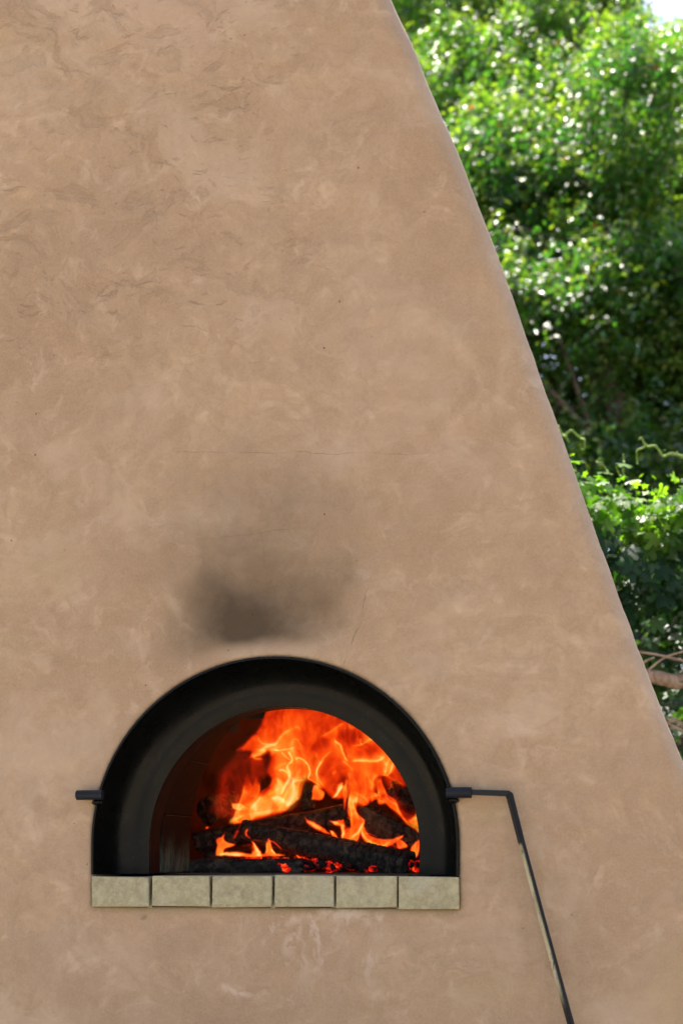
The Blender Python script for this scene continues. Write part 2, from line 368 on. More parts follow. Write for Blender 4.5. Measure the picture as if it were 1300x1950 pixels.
# ------------------------------------------------------------------ terrain
def build_ground():
    xs = np.unique(np.concatenate([np.linspace(-400, -12, 14), np.linspace(-12, 12, 60), np.linspace(12, 400, 14)]))
    ys = np.unique(np.concatenate([np.linspace(-400, -10, 14), np.linspace(-10, 16, 80), np.linspace(16, 500, 16)]))
    X, Y = np.meshgrid(xs, ys); s = np.clip((Y - 2.1) / 1.5, 0, 1); s = s * s * (3 - 2 * s)
    Z = s * 1.75 + np.clip((Y - 4) / 6, 0, 1) * .6 + .05 * fbm(X * .7, Y * .7, o=3) * np.clip((Y + 1) * .5, .3, 1) * (Y < 40)
    Z = np.where((np.abs(X) < 2.2) & (Y < 1.8) & (Y > -1), Z * .0, Z)
    V = np.stack([X, Y, Z], -1).reshape(-1, 3); nx = len(xs); ny = len(ys)
    I = np.arange(nx * ny).reshape(ny, nx)
    F = np.stack([I[:-1, :-1], I[:-1, 1:], I[1:, 1:], I[1:, :-1]], -1).reshape(-1, 4)
    o = link('ground', fast_mesh('ground', V, F, smooth=True), M['ground']); tag(o, kind='structure')
build_ground()

# ------------------------------------------------------------------ the oven
oven = empty('wood_fired_oven', (0, 0, 0))
tag(oven, 'tall tapering tan plaster oven chimney with black steel arched mouth and brick sill', 'oven')
SILL = W(524, 1667.5).z; SBOT = W(524, 1728).z; ZC = CZ + .011; RO = .350
edge_px = [(745, 0), (775, 72), (803, 135), (838, 212), (870, 292), (905, 385), (950, 508), (985, 600), (1020, 692), (1055, 792), (1090, 892), (1125, 992), (1160, 1082), (1190, 1168), (1222, 1262), (1258, 1350), (1302, 1448)]
RR = .044
ez, ex = [], []
for u, v in edge_px:
    p = W(u, v, RR * .9); ez.append(p.z); ex.append(p.x)
ez = np.array(ez); ex = np.array(ex); o_ = np.argsort(ez); ez = ez[o_]; ex = ex[o_]
co = np.polyfit(ez, ex, 4); zlo, zhi = ez[0], ez[-1]
def xr(z):
    z = np.asarray(z, float); v = np.polyval(co, np.clip(z, zlo, zhi)); dp = np.polyder(co)
    v = v + np.where(z < zlo, (z - zlo) * np.polyval(dp, zlo) * 1.1, 0)
    return v + np.where(z > zhi, (z - zhi) * np.polyval(dp, zhi), 0)
XM = -.45
def xl(z): return 2 * XM - xr(z)
ZT = 3.55; DEPTH = 1.65
def build_body():
    zs = np.unique(np.round(np.concatenate([np.linspace(0, SBOT - .03, 60), np.linspace(SBOT - .03, SBOT, 7), np.linspace(SBOT, ZC, 25), np.linspace(ZC, 1.62, 85), np.linspace(1.62, ZT, 150)]), 5))
    sc = lambda z: min(1.0, (float(xr(z)) - .05) * .7 / .4)
    cx = np.unique(np.round(np.concatenate([np.linspace(-.40, -RO, 11), np.linspace(-RO, RO, 141), np.linspace(RO, .40, 11)]), 5))
    nl, nr, na = 80, 60, 14
    rows = []
    for z in zs:
        s = sc(z); a = float(xl(z)) + RR; b = float(xr(z)) - RR
        L = np.linspace(a, -.4 * s, nl + 1)[:-1]; Rr = np.linspace(.4 * s, b, nr + 1)[1:]
        x = np.concatenate([L, cx * s, Rr]); y = np.zeros_like(x)
        ta = np.linspace(0, R(100), na + 1)[1:]
        rx = b + RR * np.sin(ta); ry = RR - RR * np.cos(ta)
        lx = (a - RR * np.sin(ta))[::-1]; ly = ry[::-1]
        tz = max(0, (z - 1.6)) / (ZT - 1.6); D = DEPTH - .95 * tz
        ry2 = np.linspace(ry[-1], D, 10)[1:]; rx2 = rx[-1] - (ry2 - ry[-1]) * math.tan(R(10))
        ly2 = ry2[::-1]; lx2 = lx[0] + (ly2 - ry[-1]) * math.tan(R(10))
        rows.append((np.concatenate([lx2, lx, x, rx, rx2]), np.concatenate([ly2, ly, y, ry, ry2])))
    Xn = np.array([r[0] for r in rows]); Yn = np.array([r[1] for r in rows]); Zn = np.repeat(zs[:, None], Xn.shape[1], 1)
    # gentle hand-trowelled unevenness
    bumpv = .0035 * fbm(Xn * 4.3, Zn * 4.3, 0, 4, 11) + .0016 * fbm(Xn * 16, Zn * 16, 0, 3, 5)
    arch = np.where(Zn > ZC, np.hypot(Xn, Zn - ZC) - RO, np.maximum(np.abs(Xn) - RO, SBOT - Zn))
    near = np.clip(np.abs(arch) / .05, 0, 1)
    front = Yn < RR * 1.2
    Yd = Yn + np.where(front, bumpv * near, 0)
    # edge wobble
    side = np.clip((Yn) / RR, 0, 1)
    wob = .0032 * fbm(Zn * 3.1 + 7, Yn * 2, 0, 4, 3) + .0012 * fbm(Zn * 30, Yn * 20, 0, 3, 9)
    Xd = Xn + np.where(Xn > XM, 1, -1) * side * wob
    nz, nx = Xn.shape; V = np.stack([Xd, Yd, Zn], -1)
    I = np.arange(nz * nx).reshape(nz, nx)
    F = np.stack([I[:-1, :-1], I[:-1, 1:], I[1:, 1:], I[1:, :-1]], -1).reshape(-1, 4)
    # cut the mouth: drop cells inside, then pull the rim onto the true arch
    flat = V.reshape(-1, 3); fr = (Yn.ravel() < 1e-6)
    sdv = arch.ravel()
    cen = flat[F].mean(1); ci = np.where(cen[:, 2] > ZC, np.hypot(cen[:, 0], cen[:, 2] - ZC) - RO, np.maximum(np.abs(cen[:, 0]) - RO, SBOT - cen[:, 2]))
    inside = (ci < 0) & fr[F].all(1)
    used_in = np.zeros(len(flat), bool); used_in[F[inside].ravel()] = True
    used_out = np.zeros(len(flat), bool); used_out[F[~inside].ravel()] = True
    rim = used_in & used_out & (flat[:, 2] > ZC + 1e-5)
    d = flat[rim][:, [0, 2]] - np.array([0, ZC]); d = d / np.linalg.norm(d, axis=1, keepdims=True) * RO
    flat[rim, 0] = d[:, 0]; flat[rim, 2] = d[:, 1] + ZC
    rimall = used_in & used_out; flat[rimall, 1] = .0035
    F = F[~inside]
    bm = bmesh.new()
    me = fast_mesh('plaster_body', flat, F); bm.from_mesh(me); bpy.data.meshes.remove(me)
    bmesh.ops.delete(bm, geom=[v for v in bm.verts if not v.link_faces], context='VERTS')
    be = [e for e in bm.edges if len(e.link_faces) == 1 and all(abs(v.co.x) < .36 and v.co.y < .01 and SBOT - .01 < v.co.z < 1.6 for v in e.verts)]
    r = bmesh.ops.extrude_edge_only(bm, edges=be)
    for v in [g for g in r['geom'] if isinstance(g, bmesh.types.BMVert)]: v.co.y = .16
    # back and top
    top = [e for e in bm.edges if len(e.link_faces) == 1 and all(v.co.z > ZT - 1e-3 for v in e.verts)]
    bvs = sorted({v for e in bm.edges if len(e.link_faces) == 1 for v in e.verts if v.co.y > .5}, key=lambda v: (v.co.x, v.co.z))
    lft = sorted([v for v in bvs if v.co.x < XM], key=lambda v: v.co.z); rgt = sorted([v for v in bvs if v.co.x >= XM], key=lambda v: v.co.z)
    for i in range(min(len(lft), len(rgt)) - 1):
        try: bm.faces.new((rgt[i], lft[i], lft[i + 1], rgt[i + 1]))
        except ValueError: pass
    bmesh.ops.recalc_face_normals(bm, faces=bm.faces)
    tv = [v for v in bm.verts if v.co.z > ZT - 1e-3 and v.is_boundary]
    try: bmesh.ops.contextual_create(bm, geom=[e for e in bm.edges if e.is_boundary and all(v.co.z > ZT - 1e-3 for v in e.verts)])
    except Exception: pass
    me = bm_mesh('plaster_body', bm, smooth=True)
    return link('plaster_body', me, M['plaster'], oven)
build_body()

def arch_path(hw, top, zbot, n=56, cx=0.0, zc=ZC):
    """left foot -> over -> right foot as (x, z)"""
    p = [(cx - hw, zbot + (zc - zbot) * i / 4) for i in range(4)]
    p += [(cx - hw * math.cos(math.pi * i / n), zc + top * math.sin(math.pi * i / n)) for i in range(n + 1)]
    p += [(cx + hw, zc - (zc - zbot) * (i + 1) / 4) for i in range(4)]
    return p
def sweep(bm, sections):
    """sections: list of (path, y); joins consecutive into strips, loop = list of strips"""
    rings = [[bm.verts.new((x, y, z)) for x, z in p] for p, y in sections]
    for a, b in zip(rings[:-1], rings[1:]):
        for i in range(len(a) - 1): bm.faces.new((a[i], a[i + 1], b[i + 1], b[i]))
    return rings
FZ = SILL + .001
def steel_parts():
    y0, yp = -.004, .094
    bm = bmesh.new()      # outer collar tube, 4 mm plate
    o = arch_path(RO - .0005, RO - .0005, FZ); i = arch_path(RO - .0045, RO - .0045, FZ)
    sweep(bm, [(o, yp), (o, y0), (i, y0), (i, yp)])
    bmesh.ops.recalc_face_normals(bm, faces=bm.faces)
    link('arch_collar', bm_mesh('arch_collar', bm), M['steel'], oven)
    xa = W(285, 1600, yp).x; xb = W(798, 1600, yp).x; hw = (xb - xa) / 2; cx = (xa + xb) / 2
    top = W(560, 1345.5, yp).z - ZC
    bm = bmesh.new(); q = .052; dq = .088; secs = []
    for a in np.linspace(0, math.pi / 2, 15):
        rr_ = RO - .0047 - q * (1 - math.cos(a)); secs.append((arch_path(rr_, rr_, FZ), yp - dq * (1 - math.sin(a))))
    i = arch_path(hw + .0006, top + .0006, FZ, cx=cx); i2 = arch_path(hw, top, FZ, cx=cx)
    secs += [(i, yp), (i2, yp + .0006), (i2, yp + .006), (arch_path(RO - .006, RO - .006, FZ), yp + .006)]
    sweep(bm, secs)
    bmesh.ops.recalc_face_normals(bm, faces=bm.faces)
    shade_auto(link('face_plate', bm_mesh('face_plate', bm), M['steel'], oven), 50)
    bm = bmesh.new()      # inner sleeve
    a = arch_path(hw + .003, top + .003, FZ, cx=cx)
    b = arch_path(hw + .007, top + .007, FZ, cx=cx)
    sweep(bm, [(a, yp + .007), (a, .168), (b, .168), (b, yp + .007)])
    bmesh.ops.recalc_face_normals(bm, faces=bm.faces)
    link('inner_sleeve', bm_mesh('inner_sleeve', bm), M['sleeve'], oven)
    return cx, hw, top
ACX, AHW, ATOP = steel_parts()

def block(name, corners8, mat, parent, bev=.002, jit=.0012):
    bm = bmesh.new(); vs_ = [bm.verts.new(Vector(c) + Vector([random.uniform(-jit, jit) for _ in range(3)])) for c in corners8]
    for f in ((0, 1, 2, 3), (7, 6, 5, 4), (0, 4, 5, 1), (1, 5, 6, 2), (2, 6, 7, 3), (3, 7, 4, 0)): bm.faces.new([vs_[i] for i in f])
    bmesh.ops.recalc_face_normals(bm, faces=bm.faces)
    bmesh.ops.bevel(bm, geom=list(bm.edges), offset=bev, segments=2, affect='EDGES', profile=.6)
    me = bm_mesh(name, bm, False)
    return link(name, me, mat, parent)
# sill bricks measured one by one: left, right, top, bottom
SB = [(175.5, 284, 1669.6, 1726.6), (290, 399.5, 1668, 1725.6), (404, 517, 1668.2, 1727.3), (523.3, 635, 1667, 1726.3), (640.5, 755, 1668.6, 1728.6), (759.5, 873.2, 1669.8, 1730.6)]
YF = -.007
for u0, u1, v0, v1 in SB:
    a = W(u0, v1, YF); b = W(u1, v1, YF); t = W((u0 + u1) / 2, v0, YF).z
    yf = YF + random.uniform(-.0012, .0012)
    c8 = [(a.x, yf, a.z), (b.x, yf, b.z), (b.x, yf, t), (a.x, yf, t), (a.x, .165, a.z), (b.x, .165, b.z), (b.x, .165, t - .001), (a.x, .165, t - .001)]
    block('brick', c8, M['brick'], oven, random.uniform(.0018, .0034), .0011)
# mortar crumbs packed at the feet of the joints
for (a, b), hfrac in zip(zip(SB[:-1], SB[1:]), (.50, .20, .42, .30, .12)):
    p = W(a[1] - 1, a[3], .004); q = W(b[0] + 1, b[3], .004); H = (a[3] - a[2]) * hfrac * .00098
    nx, nz = 8, 12; verts = []; faces = []
    for j in range(nz + 1):
        for i in range(nx + 1):
            x = p.x + (q.x - p.x) * i / nx; z = p.z - .002 + H * j / nz
            verts.append((x, .001 + .012 * (j / nz) ** 2 + .003 * mnoise.noise(Vector((x * 300, z * 300, 1))), z))
    for j in range(nz):
        for i in range(nx): k = j * (nx + 1) + i; faces.append((k, k + 1, k + nx + 2, k + nx + 1))
    for j in range(1): pass
    link('mortar_joint', mesh('mortar_joint', verts, faces, True), M['brick'], oven)
# bed that closes the gap beneath and behind the bricks
bm = bmesh.new(); bmesh.ops.create_cube(bm, size=1)
for v in bm.verts: v.co = Vector((v.co.x * .698, .09 + v.co.y * .14, SBOT - .012 + v.co.z * .02))
link('mortar_bed', bm_mesh('mortar_bed', bm), M['plaster'], oven)

# brick lined tunnel: voussoirs
def tunnel():
    TH = .333; HW = AHW + .002; y0, y1 = .170, .372
    def pt(s, off):
        pass
    path = arch_path(HW, TH, FZ, 400, ACX); path = [Vector((x, z)) for x, z in path]
    L = [0]
    for a, b in zip(path[:-1], path[1:]): L.append(L[-1] + (b - a).length)
    def at(d):
        d = max(0, min(L[-1] - 1e-6, d)); i = int(np.searchsorted(L, d, 'right') - 1); i = min(i, len(path) - 2)
        t = (d - L[i]) / (L[i + 1] - L[i]); p = path[i].lerp(path[i + 1], t); dd = (path[i + 1] - path[i]).normalized()
        return p, Vector((-dd.y, dd.x))
    n = 9; step = L[-1] / n; g = .0006
    for k in range(n):
        sub = 4; bm = bmesh.new(); rings = []
        yy0 = y0 + random.uniform(-.003, .003)
        for j in range(sub + 1):
            d = k * step + g + (step - 2 * g) * j / sub; p, nn = at(d); nn = nn if nn.dot(p - Vector((ACX, ZC))) > 0 else -nn
            q = p + nn * .064
            rings.append([bm.verts.new((p.x, yy0, p.y)), bm.verts.new((p.x, y1, p.y)), bm.verts.new((q.x, y1, q.y)), bm.verts.new((q.x, yy0, q.y))])
        for a, b in zip(rings[:-1], rings[1:]):
            for i in range(4): bm.faces.new((a[i], a[(i + 1) % 4], b[(i + 1) % 4], b[i]))
        bm.faces.new(rings[0]); bm.faces.new(rings[-1][::-1])
        bmesh.ops.recalc_face_normals(bm, faces=bm.faces)
        sharp = [e for e in bm.edges if len(e.link_faces) == 2 and e.calc_face_angle() > .8]
        bmesh.ops.bevel(bm, geom=sharp, offset=.0022, segments=2, affect='EDGES')
        link('brick', bm_mesh('brick', bm), M['tbrick'], oven)
    # chamber front wall and dome
    bm = bmesh.new()
    inner = arch_path(HW + .003, TH + .003, FZ, 56, ACX); outer = arch_path(.62, .60, FZ, 56, ACX)
    sweep(bm, [(inner, .20), (inner, .371), (outer, .371)])
    link('chamber_front', bm_mesh('chamber_front', bm), M['chamber'], oven)
    bm = bmesh.new(); nu, nv = 64, 24; c = Vector((ACX, .93, FZ)); rings = []
    for j in range(nv + 1):
        ph = math.pi / 2 * j / nv; ring = []
        for i in range(nu):
            th = 2 * math.pi * i / nu; r = math.cos(ph) ** .75 if j < nv else 0
            ring.append(bm.verts.new((c.x + .66 * r * math.cos(th), max(.365, c.y + .62 * r * math.sin(th)), c.z + .56 * math.sin(ph) ** .9)))
        rings.append(ring)
    for j in range(nv):
        for i in range(nu): bm.faces.new((rings[j][i], rings[j + 1][i], rings[j + 1][(i + 1) % nu], rings[j][(i + 1) % nu]))
    # open the dome towards the tunnel
    kill = [f for f in bm.faces if f.calc_center_median().y < .41]
    bmesh.ops.delete(bm, geom=kill, context='FACES')
    link('dome', bm_mesh('dome', bm, True), M['chamber'], oven)
    bm = bmesh.new(); vs_ = [bm.verts.new(p) for p in ((-.6, .166, SILL - .001), (.6, .166, SILL - .001), (.6, 1.46, SILL - .001), (-.6, 1.46, SILL - .001))]; bm.faces.new(vs_)
    link('hearth_floor', bm_mesh('hearth_floor', bm), M['tbrick'], oven)
tunnel()

# hinge barrels and the swing arm
def barrel(u0, u1, v, r, y, open_end):
    a = W(u0, v, y); b = W(u1, v, y); a.z = b.z = (a.z + b.z) / 2
    bm = bmesh.new(); d = (b - a).normalized()
    tube(bm, [a, a + d * .001, b - d * .001, b], [r * .90, r, r, r * .90], 28)
    return link('hinge_barrel', bm_mesh('hinge_barrel', bm), M['barrel'], oven)
yb = -.017
for o in (barrel(146.5, 196, 1514, .0093, yb, 1), barrel(849, 897.5, 1509.5, .0100, yb, 0)): shade_auto(o)
for u, v in ((186, 1528), (862, 1524)):       # weld lugs tying barrels to the collar
    p = W(u, v, -.006); bm = bmesh.new(); bmesh.ops.create_icosphere(bm, subdivisions=3, radius=1)
    for q in bm.verts: q.co = p + Vector((q.co.x * .011, q.co.y * .010, q.co.z * .006)) * (1 + .25 * mnoise.noise(q.co * 2.5))
    link('weld_lug', bm_mesh('weld_lug', bm, True), M['steel'], oven)
def arm():
    bm = bmesh.new(); ya = -.022
    pts = [W(892, 1508.5, yb), W(966, 1511, ya), W(969.5, 1514, ya), W(992, 1603, ya - .004), W(1028, 1738, ya - .010), W(1085, 1946, ya - .018)]
    dlast = (pts[-1] - pts[-2]).normalized(); pts.append(pts[-1] + dlast * .30); pts.append(pts[-1] + Vector((.02, -.02, -.05)))
    h = .0049; rings = []
    dirs = []
    for i in range(len(pts)):
        a = (pts[i] - pts[i - 1]).normalized() if i else None; b = (pts[i + 1] - pts[i]).normalized() if i < len(pts) - 1 else None
        t = (a + b).normalized() if a and b else (a or b); dirs.append(t)
    for i, p in enumerate(pts):
        t = dirs[i]; s = t.cross(Vector((0, 1, 0))).normalized(); f = s.cross(t).normalized()
        if i <= 1: q = [(-1, -1), (1, -1), (1, 1), (-1, 1)]; k = h
        else: q = [(-1, -1), (1, -1), (1, 1), (-1, 1)]; k = h
        ang = R(0) if i <= 1 else R(48)
        sc_ = 1.0 if i not in (1, 2) else 1.12
        rings.append([bm.verts.new(p + (s * (a * math.cos(ang) - b * math.sin(ang)) + f * (a * math.sin(ang) + b * math.cos(ang))) * k * sc_) for a, b in q])
    for a, b in zip(rings[:-1], rings[1:]):
        for i in range(4): bm.faces.new((a[i], a[(i + 1) % 4], b[(i + 1) % 4], b[i]))
    bm.faces.new(rings[0]); bm.faces.new(rings[-1][::-1])
    bmesh.ops.recalc_face_normals(bm, faces=bm.faces)
    bmesh.ops.bevel(bm, geom=[e for e in bm.edges if len(e.link_faces) == 2 and e.calc_face_angle() > .6], offset=.0009, segments=2, affect='EDGES')
    o = link('swing_arm', bm_mesh('swing_arm', bm), M['bar'], oven)
    tag(o, 'bent square steel bar with chipped black paint and worn pale face')
arm()

# ------------------------------------------------------------------ firewood
def log(A, B, r0, r1, label, seed, flat=0.0, blocks=.017, depth=.0045, squash=1.0, bend=0.0, name='charred_log'):
    A = Vector(A); B = Vector(B); ax = B - A; L = ax.length; ax.normalize()
    s = ax.cross(Vector((0, 0, 1))).normalized(); f = s.cross(ax).normalized()
    nl = max(30, int(L / .0016)); na = 110
    u = np.linspace(0, 1, nl + 1)[:, None]; th = np.linspace(0, 2 * np.pi, na, endpoint=False)[None, :]
    rad = (r0 + (r1 - r0) * u) * (1 + .10 * fbm(u * 4 + seed, np.cos(th) * .8, np.sin(th) * .8 + 3, 3, seed))
    # cross-section: rounded split wedge
    poly = 1.0 / np.maximum(np.abs(np.cos((th - .5) % (2 * np.pi / 3) - np.pi / 3)), .5)
    rad = rad * (1 - flat + flat * poly * .8)
    circ = 2 * np.pi * (r0 + r1) / 2
    wx = u * L / blocks + .55 * fbm(u * L * 40, np.cos(th) * 1.5, np.sin(th) * 1.5, 3, seed + 4)
    wy = th / (2 * np.pi) * max(3, round(circ / (blocks * 1.5))) + .5 * fbm(u * L * 25, np.cos(th) * 1.2, np.sin(th) * 1.2, 2, seed + 8) + .5 * (np.floor(wx) % 2)
    cx_ = np.abs(wx - np.round(wx)); cy_ = np.abs(wy - np.round(wy))
    crack = np.clip(np.maximum(1 - cx_ / .13, .75 * (1 - cy_ / .08)), 0, 1)
    crack = crack * np.clip(.55 + 1.1 * fbm(u * L * 18, np.cos(th), np.sin(th), 2, seed + 2), 0, 1)
    grain = .35 * fbm(u * L * 30, np.cos(th) * 22, np.sin(th) * 22, 3, seed + 5) + .2 * fbm(u * L * 300, np.cos(th) * 5, np.sin(th) * 5, 2, seed + 6)
    rad = rad - depth * crack ** .7 + depth * .35 * grain
    endr = np.clip(np.minimum(u, 1 - u) * L / .006, 0, 1) ** .5; rad = rad * (.72 + .28 * endr)
    off = bend * np.sin(np.pi * u)
    jag = .006 * fbm(np.cos(th) * 3 + seed, np.sin(th) * 3, 0, 3, seed + 9)
    al = u * L + jag * (np.abs(u - .5) * 2) ** 6 * np.sign(u - .5)
    P = (np.array(A)[None, None] + al[..., None] * np.array(ax) + (rad * np.cos(th))[..., None] * np.array(s) + ((rad * np.sin(th)) * squash + off)[..., None] * np.array(f))
    I = np.arange((nl + 1) * na).reshape(nl + 1, na); J = np.roll(I, -1, 1)
    F = np.stack([I[:-1], J[:-1], J[1:], I[1:]], -1).reshape(-1, 4)
    V = P.reshape(-1, 3); n0 = len(V)
    ca = P[0].mean(0); cb = P[-1].mean(0)
    # end caps with a mid ring each
    extra = []; EF = []
    for ring, c, flip, dr in ((I[0], ca, 1, -1), (I[-1], cb, 0, 1)):
        base = n0 + len(extra)
        for q in (.66, .33, .02):
            for k, idx in enumerate(ring):
                pp = c + (V[idx] - c) * q; extra.append(pp + np.array(ax) * dr * .0015 * mnoise.noise(Vector(pp) * 120))
        prev = list(ring)
        for m in range(3):
            cur = [base + m * na + k for k in range(na)]
            for k in range(na):
                a, b, c2, d2 = prev[k], prev[(k + 1) % na], cur[(k + 1) % na], cur[k]
                EF.append((b, a, d2, c2) if not flip else (a, b, c2, d2)[::-1] if False else ((d2, c2, b, a) if flip else (b, a, d2, c2)))
            prev = cur
    V = np.concatenate([V, np.array(extra)]); F = np.concatenate([F, np.array(EF)])
    me = fast_mesh(name, V, F, smooth=True)
    cr = np.concatenate([crack.ravel(), np.zeros(len(extra))]).astype(np.float32)
    at = me.attributes.new('crack', 'FLOAT', 'POINT'); at.data.foreach_set('value', cr)
    o = link(name, me, M['char']); tag(o, label, 'log', 'logs burning in the oven'); return o
def P3(u, v, y): return W(u, v, y)
log(P3(462, 1578, .50), P3(782, 1652, .42), .021, .034, 'long blackened split log slanting down to the right across the front of the fire', 3, flat=.35, blocks=.016, depth=.0045)
log(P3(352, 1652, .39), P3(578, 1651, .43), .019, .022, 'thick brown-black log lying flat at the front left of the oven floor', 12, flat=.3, blocks=.026, depth=.004)
log(P3(372, 1602, .60), P3(662, 1553, .64), .022, .030, 'charred log rising rightward mid-pile, just behind the long front log', 21, flat=.3, blocks=.024, depth=.005)
log(P3(692, 1548, .52), P3(812, 1610, .50), .028, .030, 'rough split log with flaky grain leaning down at the right side of the fire', 33, flat=.5, blocks=.022, depth=.006)
log(P3(585, 1544, .70), P3(591, 1492, .70), .017, .016, 'short dark log stub standing upright in the flames', 41, flat=.2, blocks=.02, name='log_stub')
log(P3(392, 1545, .78), P3(446, 1528, .88), .034, .030, 'dim round end of a log at the back left of the chamber', 52, flat=.1, blocks=.03, name='charred_log')
log(P3(742, 1500, .74), P3(824, 1548, .76), .026, .026, 'dark log leaning on the back right wall of the chamber behind the flames', 61, flat=.3, blocks=.03)
log(P3(600, 1648, .60), P3(800, 1640, .62), .024, .024, 'black log lying low behind the long front log above the red coals', 71, flat=.3, blocks=.03)
log(P3(395, 1640, .62), P3(560, 1630, .60), .026, .026, 'black log lying low at the left behind the flat front log', 77, flat=.3, blocks=.03)

# ember bed: heaped coals
def embers():
    bm0 = bmesh.new(); bmesh.ops.create_icosphere(bm0, subdivisions=2, radius=1); base = np.array([v.co[:] for v in bm0.verts]); fc = np.array([[v.index for v in f.verts] for f in bm0.faces]); bm0.free()
    Vs, Fs = [], []; k = 0
    r = np.random.default_rng(5)
    for i in range(520):
        y = r.uniform(.41, .95); x = r.uniform(-.20, .26)
        z = FZ + max(0, .018 - .05 * abs(y - .6)) * r.uniform(.2, 1.4) + .006
        s = r.uniform(.006, .016) * np.array([r.uniform(.8, 1.6), r.uniform(.8, 1.3), r.uniform(.6, 1)])
        q = np.array(Matrix.Rotation(r.uniform(0, 6), 3, 'Z') @ Matrix.Rotation(r.uniform(-.6, .6), 3, 'X'))
        d = 1 + .30 * vnoise(base[:, 0] * 1.7 + i, base[:, 1] * 1.7, base[:, 2] * 1.7)
        Vs.append((base * d[:, None] * s) @ q.T + [x, y, z]); Fs.append(fc + k); k += len(base)
    me = fast_mesh('embers', np.concatenate(Vs), np.concatenate(Fs))
    tag(link('embers', me, M['ember']), 'bed of glowing red coals under the burning logs', 'embers', kind='stuff')
embers()

# ------------------------------------------------------------------ the fire
def s2l(c):
    c = np.asarray(c, float) / 255.; return np.where(c <= .04045, c / 12.92, ((c + .055) / 1.055) ** 2.4)
RAMP_H = np.array([0, .12, .3, .5, .65, .8, 1.0, 1.2, 1.45])
RAMP_C = s2l([(0, 0, 0), (26, 3, 0), (88, 10, 3), (188, 30, 4), (243, 62, 8), (255, 92, 16), (255, 134, 34), (255, 180, 72), (255, 222, 135)])
def heat(h):
    return np.stack([np.interp(h, RAMP_H, RAMP_C[:, i]) for i in range(3)], -1)
GU = np.arange(375, 822, 1.25); GV = np.arange(1325, 1660, 1.25)
UU, VV = np.meshgrid(GU, GV)
wu = 1.3 * fbm(UU / 26, VV / 30, 0, 3, 101) + .45 * fbm(UU / 8, VV / 11, 0, 2, 105)
wv = 1.5 * fbm(UU / 26, VV / 30, 0, 3, 102) + .45 * fbm(UU / 8, VV / 11, 0, 2, 106)
FU, FV = UU + wu, VV + wv
def catmull(p, n=10):
    p = np.array(p, float)
    if len(p) < 3: return np.stack([np.linspace(p[0], p[-1], n * 2)]).reshape(-1, p.shape[1])
    q = np.vstack([2 * p[0] - p[1], p, 2 * p[-1] - p[-2]]); out = []
    for i in range(1, len(q) - 2):
        for t in np.linspace(0, 1, n, endpoint=False):
            a, b, c, d = q[i - 1], q[i], q[i + 1], q[i + 2]
            out.append(.5 * ((2 * b) + (c - a) * t + (2 * a - 5 * b + 4 * c - d) * t * t + (3 * b - a - 3 * c + d) * t ** 3))
    out.append(q[-2]); return np.array(out)
def stroke(pts, amp=.5, wd=2.4, side=0, glow=10, gamp=.25, fade=(.15, .15)):
    """bright flame edge along pts, with a softer sheet of fire on one side (+1 right of travel, -1 left)"""
    c = catmull(pts); best = np.full(UU.shape, 1e9); sgn = np.zeros(UU.shape); par = np.zeros(UU.shape)
    m = (FU > c[:, 0].min() - 50) & (FU < c[:, 0].max() + 50) & (FV > c[:, 1].min() - 50) & (FV < c[:, 1].max() + 50)
    fu, fv = FU[m], FV[m]; bb = np.full(fu.shape, 1e9); ss = np.zeros(fu.shape); pp = np.zeros(fu.shape)
    seg = np.linalg.norm(np.diff(c, axis=0), axis=1); cum = np.concatenate([[0], np.cumsum(seg)]); T = cum[-1]
    for i in range(len(c) - 1):
        a, b = c[i], c[i + 1]; d = b - a; l2 = max((d ** 2).sum(), 1e-9)
        t = np.clip(((fu - a[0]) * d[0] + (fv - a[1]) * d[1]) / l2, 0, 1)
        du = fu - a[0] - d[0] * t; dv = fv - a[1] - d[1] * t; dd = np.hypot(du, dv)
        k = dd < bb; bb[k] = dd[k]; ss[k] = (d[0] * dv - d[1] * du)[k]; pp[k] = ((cum[i] + seg[i] * t) / T)[k]
    env = np.clip(pp / max(fade[0], 1e-3), 0, 1) * np.clip((1 - pp) / max(fade[1], 1e-3), 0, 1); env = env * env * (3 - 2 * env)
    wl = wd * (.65 + .5 * env)
    o = amp * np.exp(-(bb / wl) ** 2) * env
    if side:
        on = 1 / (1 + np.exp(-np.sign(side) * np.sign(ss) * bb / 1.1))
        o = o + gamp * np.exp(-bb / glow) * on * env
    out = np.zeros(UU.shape); out[m] = o; return out
def blobf(u, v, ru, rv, amp, ang=0.0, p=2.0):
    ca, sa = math.cos(R(ang)), math.sin(R(ang)); du, dv = FU - u, FV - v
    a = (du * ca + dv * sa) / ru; b = (-du * sa + dv * ca) / rv
    return amp * np.exp(-(a * a + b * b) ** (p / 2))
c1 = lambda L: [(440 + x / 7.222, 1330 + y / 7.222) for x, y in L]     # close-up frames used while tracing
c2 = lambda L: [(440 + x / 7.222, 1430 + y / 7.222) for x, y in L]
c3 = lambda L: [(600 + x / 6.5, 1360 + y / 6.5) for x, y in L]
c4 = lambda L: [(340 + x / 5.417, 1490 + y / 5.417) for x, y in L]
c5 = lambda L: [(560 + x / 5.2, 1490 + y / 5.2) for x, y in L]
c7 = lambda L: [(375 + x / 2.908, 1325 + y / 2.908) for x, y in L]
